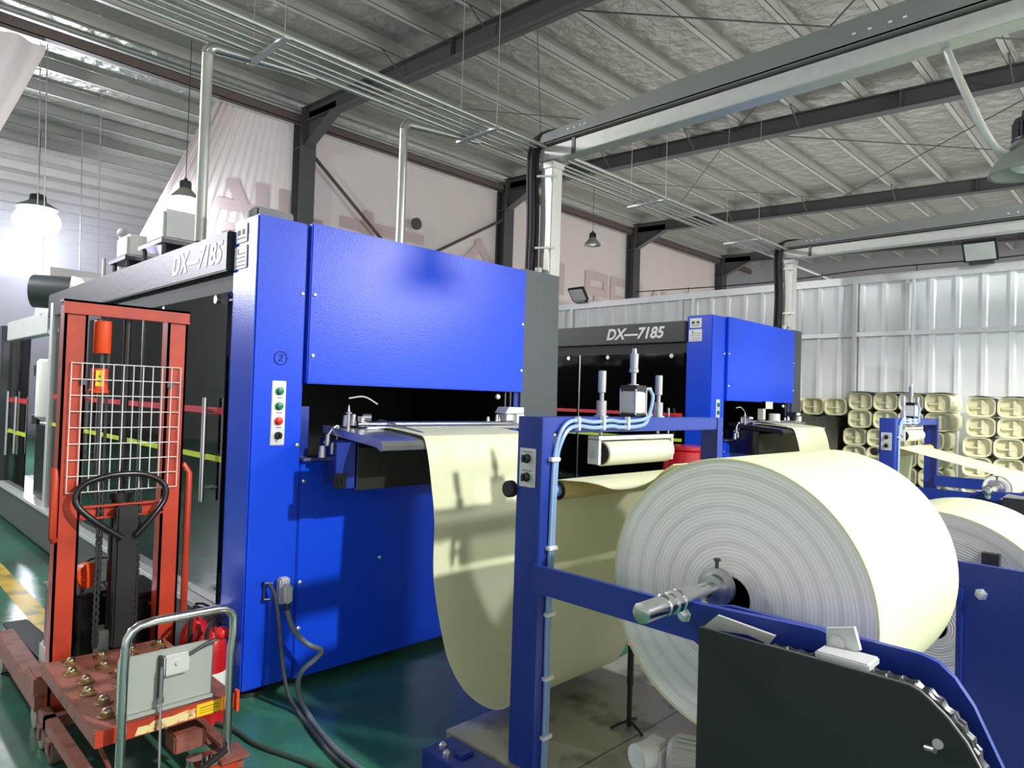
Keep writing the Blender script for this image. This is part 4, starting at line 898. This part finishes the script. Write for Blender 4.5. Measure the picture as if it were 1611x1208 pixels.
obj('board_strap', MB().box(.900, 2.652, .40, .912, 2.674, .565, .002), darksteel, bx)
lv = obj('release_lever', MB().tube([(1.005, 2.655, .55), (1.06, 2.65, .575), (1.10, 2.648, .585)], .007, 8), darksteel, CT)
obj('red_knob', MB().sphere((1.118, 2.646, .605), .026, 18, 12), redbtn, lv)
obj('pull_rod', MB().cyl((.905, 2.645, .40), (.895, 2.60, .12), .005, n=8).cyl((.906, 2.645, .52), (.905, 2.645, .40), .007, n=8).cyl((.905, 2.645, .42), (.905, 2.645, .40), .011, n=8), steel, CT)
hb = [(.765, 2.60, .10), (.765, 2.60, .55), (.768, 2.60, .64)] + [(.828-.06*cos(radians(a)), 2.60, .65+.065*sin(radians(a))) for a in (20, 45, 70)] + [(.86, 2.60, .718), (1.08, 2.60, .716)] + [(1.085+.06*sin(radians(a)), 2.60, .656+.06*cos(radians(a))) for a in (20, 45, 70)] + [(1.143, 2.60, .62), (1.137, 2.60, .55), (1.135, 2.60, .10)]
obj('push_handle', MB().tube(hb, .0155, 14), chrome, CT)
base = obj('base_frame', MB().box(.70, 2.56, .10, .745, 3.50, .15, .004).box(1.145, 2.56, .10, 1.19, 3.42, .15, .004).box(.70, 3.36, .10, 1.19, 3.41, .15, .004), rust, CT)
obj('front_rail', MB().box(.70, 2.545, .085, 1.16, 2.56, .15, .003), orange, base)
obj('handle_plate', MB().box(1.09, 2.53, .15, 1.20, 2.66, .16, .003), rust, base)
obj('handle_nut', MB().lathe((1.135, 2.60, .16), (0, 0, 1), [(0, .022), (.012, .022), (.014, .017)], 6), steel, base)
sc = MB()
for x in (.775, 1.115):
    sc.prism([(2.72, .15), (2.76, .15), (3.36, .29), (3.32, .29)], 'x', x, x+.012).prism([(3.36, .15), (3.32, .15), (2.72, .29), (2.76, .29)], 'x', x+.014, x+.026)
pieces('scissor_arm', sc, rust, CT)
obj('tie_block', MB().box(.98, 2.70, .16, 1.10, 2.80, .23, .006), rust, CT)
obj('foot_pedal', MB().tube([(1.12, 2.57, .185), (.96, 2.50, .165)], .012, 8).tube(spline([(1.03, 2.54, .165), (.98, 2.53, .14), (.95, 2.55, .11)], 4), .007, 8), black, CT)
obj('foot_pump', MB().cyl((1.045, 2.66, .03), (1.045, 2.66, .15), .035, n=20).cyl((1.09, 2.68, .03), (1.09, 2.68, .14), .018, n=14).box(1.0, 2.62, .02, 1.11, 2.72, .04), chrome, CT)
obj('loose_chain', MB().tube(spline([(.895, 2.55, .15), (.90, 2.535, .12), (.885, 2.53, .10), (.90, 2.535, .08)], 6), .007, 6), mat('brass chain', 'a08240', .35, .8), CT)
for x, y in ((.722, 3.44), (.722, 3.28), (1.168, 3.38), (.73, 2.63), (1.165, 2.64)):
    f_ = obj('caster_fork', MB().box(x-.032, y-.03, .088, x+.032, y+.03, .10).box(x-.032, y-.022, .045, x-.026, y+.022, .09).box(x+.026, y-.022, .045, x+.032, y+.022, .09), rust, CT)
    obj('caster_wheel', MB().lathe((x-.024, y, .046), (1, 0, 0), [(0, .016), (.001, .040), (.006, .046), (.042, .046), (.047, .040), (.048, .016)], 24), wheelm if y > 3.4 else tread, f_)

# fire extinguishers standing between cart and machine
for i, (x, y) in enumerate(((1.298, 3.37), (1.318, 3.225))):
    e = thing('fire_extinguisher', (x, y, 0), ['rear red fire extinguisher behind the lift cart handle', 'front red fire extinguisher behind the lift cart handle'][i], 'fire extinguisher', 'fire extinguishers beside the cart')
    dz = (.02, 0)[i]
    obj('cylinder', MB().lathe((x, y, 0), (0, 0, 1), [(0, .062), (.006, .068), (.34+dz, .068), (.372+dz, .062), (.405+dz, .045), (.43+dz, .022), (.44+dz, .018)], 32), red, e)
    v_ = obj('valve', MB().cyl((x, y, .44+dz), (x, y, .475+dz), .014).box(x-.012, y-.03, .468+dz, x+.012, y+.02, .485+dz, .003), darksteel, e)
    obj('grip', MB().tube([(x, y+.01, .475+dz), (x+.01, y-.05, .485+dz), (x+.02, y-.10, .470+dz)], .006, 8).tube([(x, y+.01, .492+dz), (x+.01, y-.05, .505+dz), (x+.02, y-.095, .50+dz)], .006, 8), gblack, v_)
    obj('discharge_hose', MB().tube(spline([(x, y-.03, .475+dz), (x-.03, y-.055, .47+dz), (x-.05, y-.065, .42+dz), (x-.055, y-.075, .25), (x-.045, y-.07, .10)], 6), .010, 8), black, e)
    obj('instruction_label', MB().lathe((x, y, .12), (0, 0, 1), [(0, .0686), (.12, .0686)], 32, caps=False), paperw, e)
bx = thing('red_carton', (1.36, 3.42, 0), 'dark red open box behind the fire extinguishers', 'box') if False else None

# heavy cables running from the socket of the nearest machine across the floor
c1 = spline([(1.683, 3.21, .448), (1.69, 3.195, .40), (1.72, 3.18, .33), (1.78, 3.16, .265), (1.83, 3.12, .235), (1.80, 3.12, .20), (1.73, 3.13, .15), (1.70, 3.10, .08), (1.69, 3.0, .016), (1.63, 2.74, .014), (1.60, 2.45, .014), (1.62, 2.1, .014)], 10)
tag(obj('power_cable', MB().tube(c1, .013, 10), cable, None, (1.7, 3.1, .2)), 'grey cable looping from the wall socket plug of the nearest machine to the floor', 'cable')
c2 = spline([(1.60, 3.245, .585), (1.625, 3.23, .52), (1.635, 3.20, .40), (1.64, 3.16, .22), (1.645, 3.10, .08), (1.655, 3.0, .014), (1.60, 2.72, .012), (1.565, 2.45, .012), (1.57, 2.1, .012)], 10)
tag(obj('power_cable', MB().tube(c2, .010, 10), mat('dark cable', '3c4248', .45, 0, .1, 10), None, (1.62, 3.1, .2)), 'straight dark cable hanging beside the looping grey one', 'cable')
c3 = spline([(1.30, 3.24, .012), (1.36, 3.05, .012), (1.38, 2.85, .012), (1.46, 2.6, .012), (1.52, 2.35, .012), (1.6, 2.0, .012)], 10)
tag(obj('floor_hose', MB().tube(c3, .009, 8), mat('dirty floor hose', '44524a', .6), None, (1.4, 2.8, .0)), 'thin hose lying on the green floor left of the cables', 'hose')
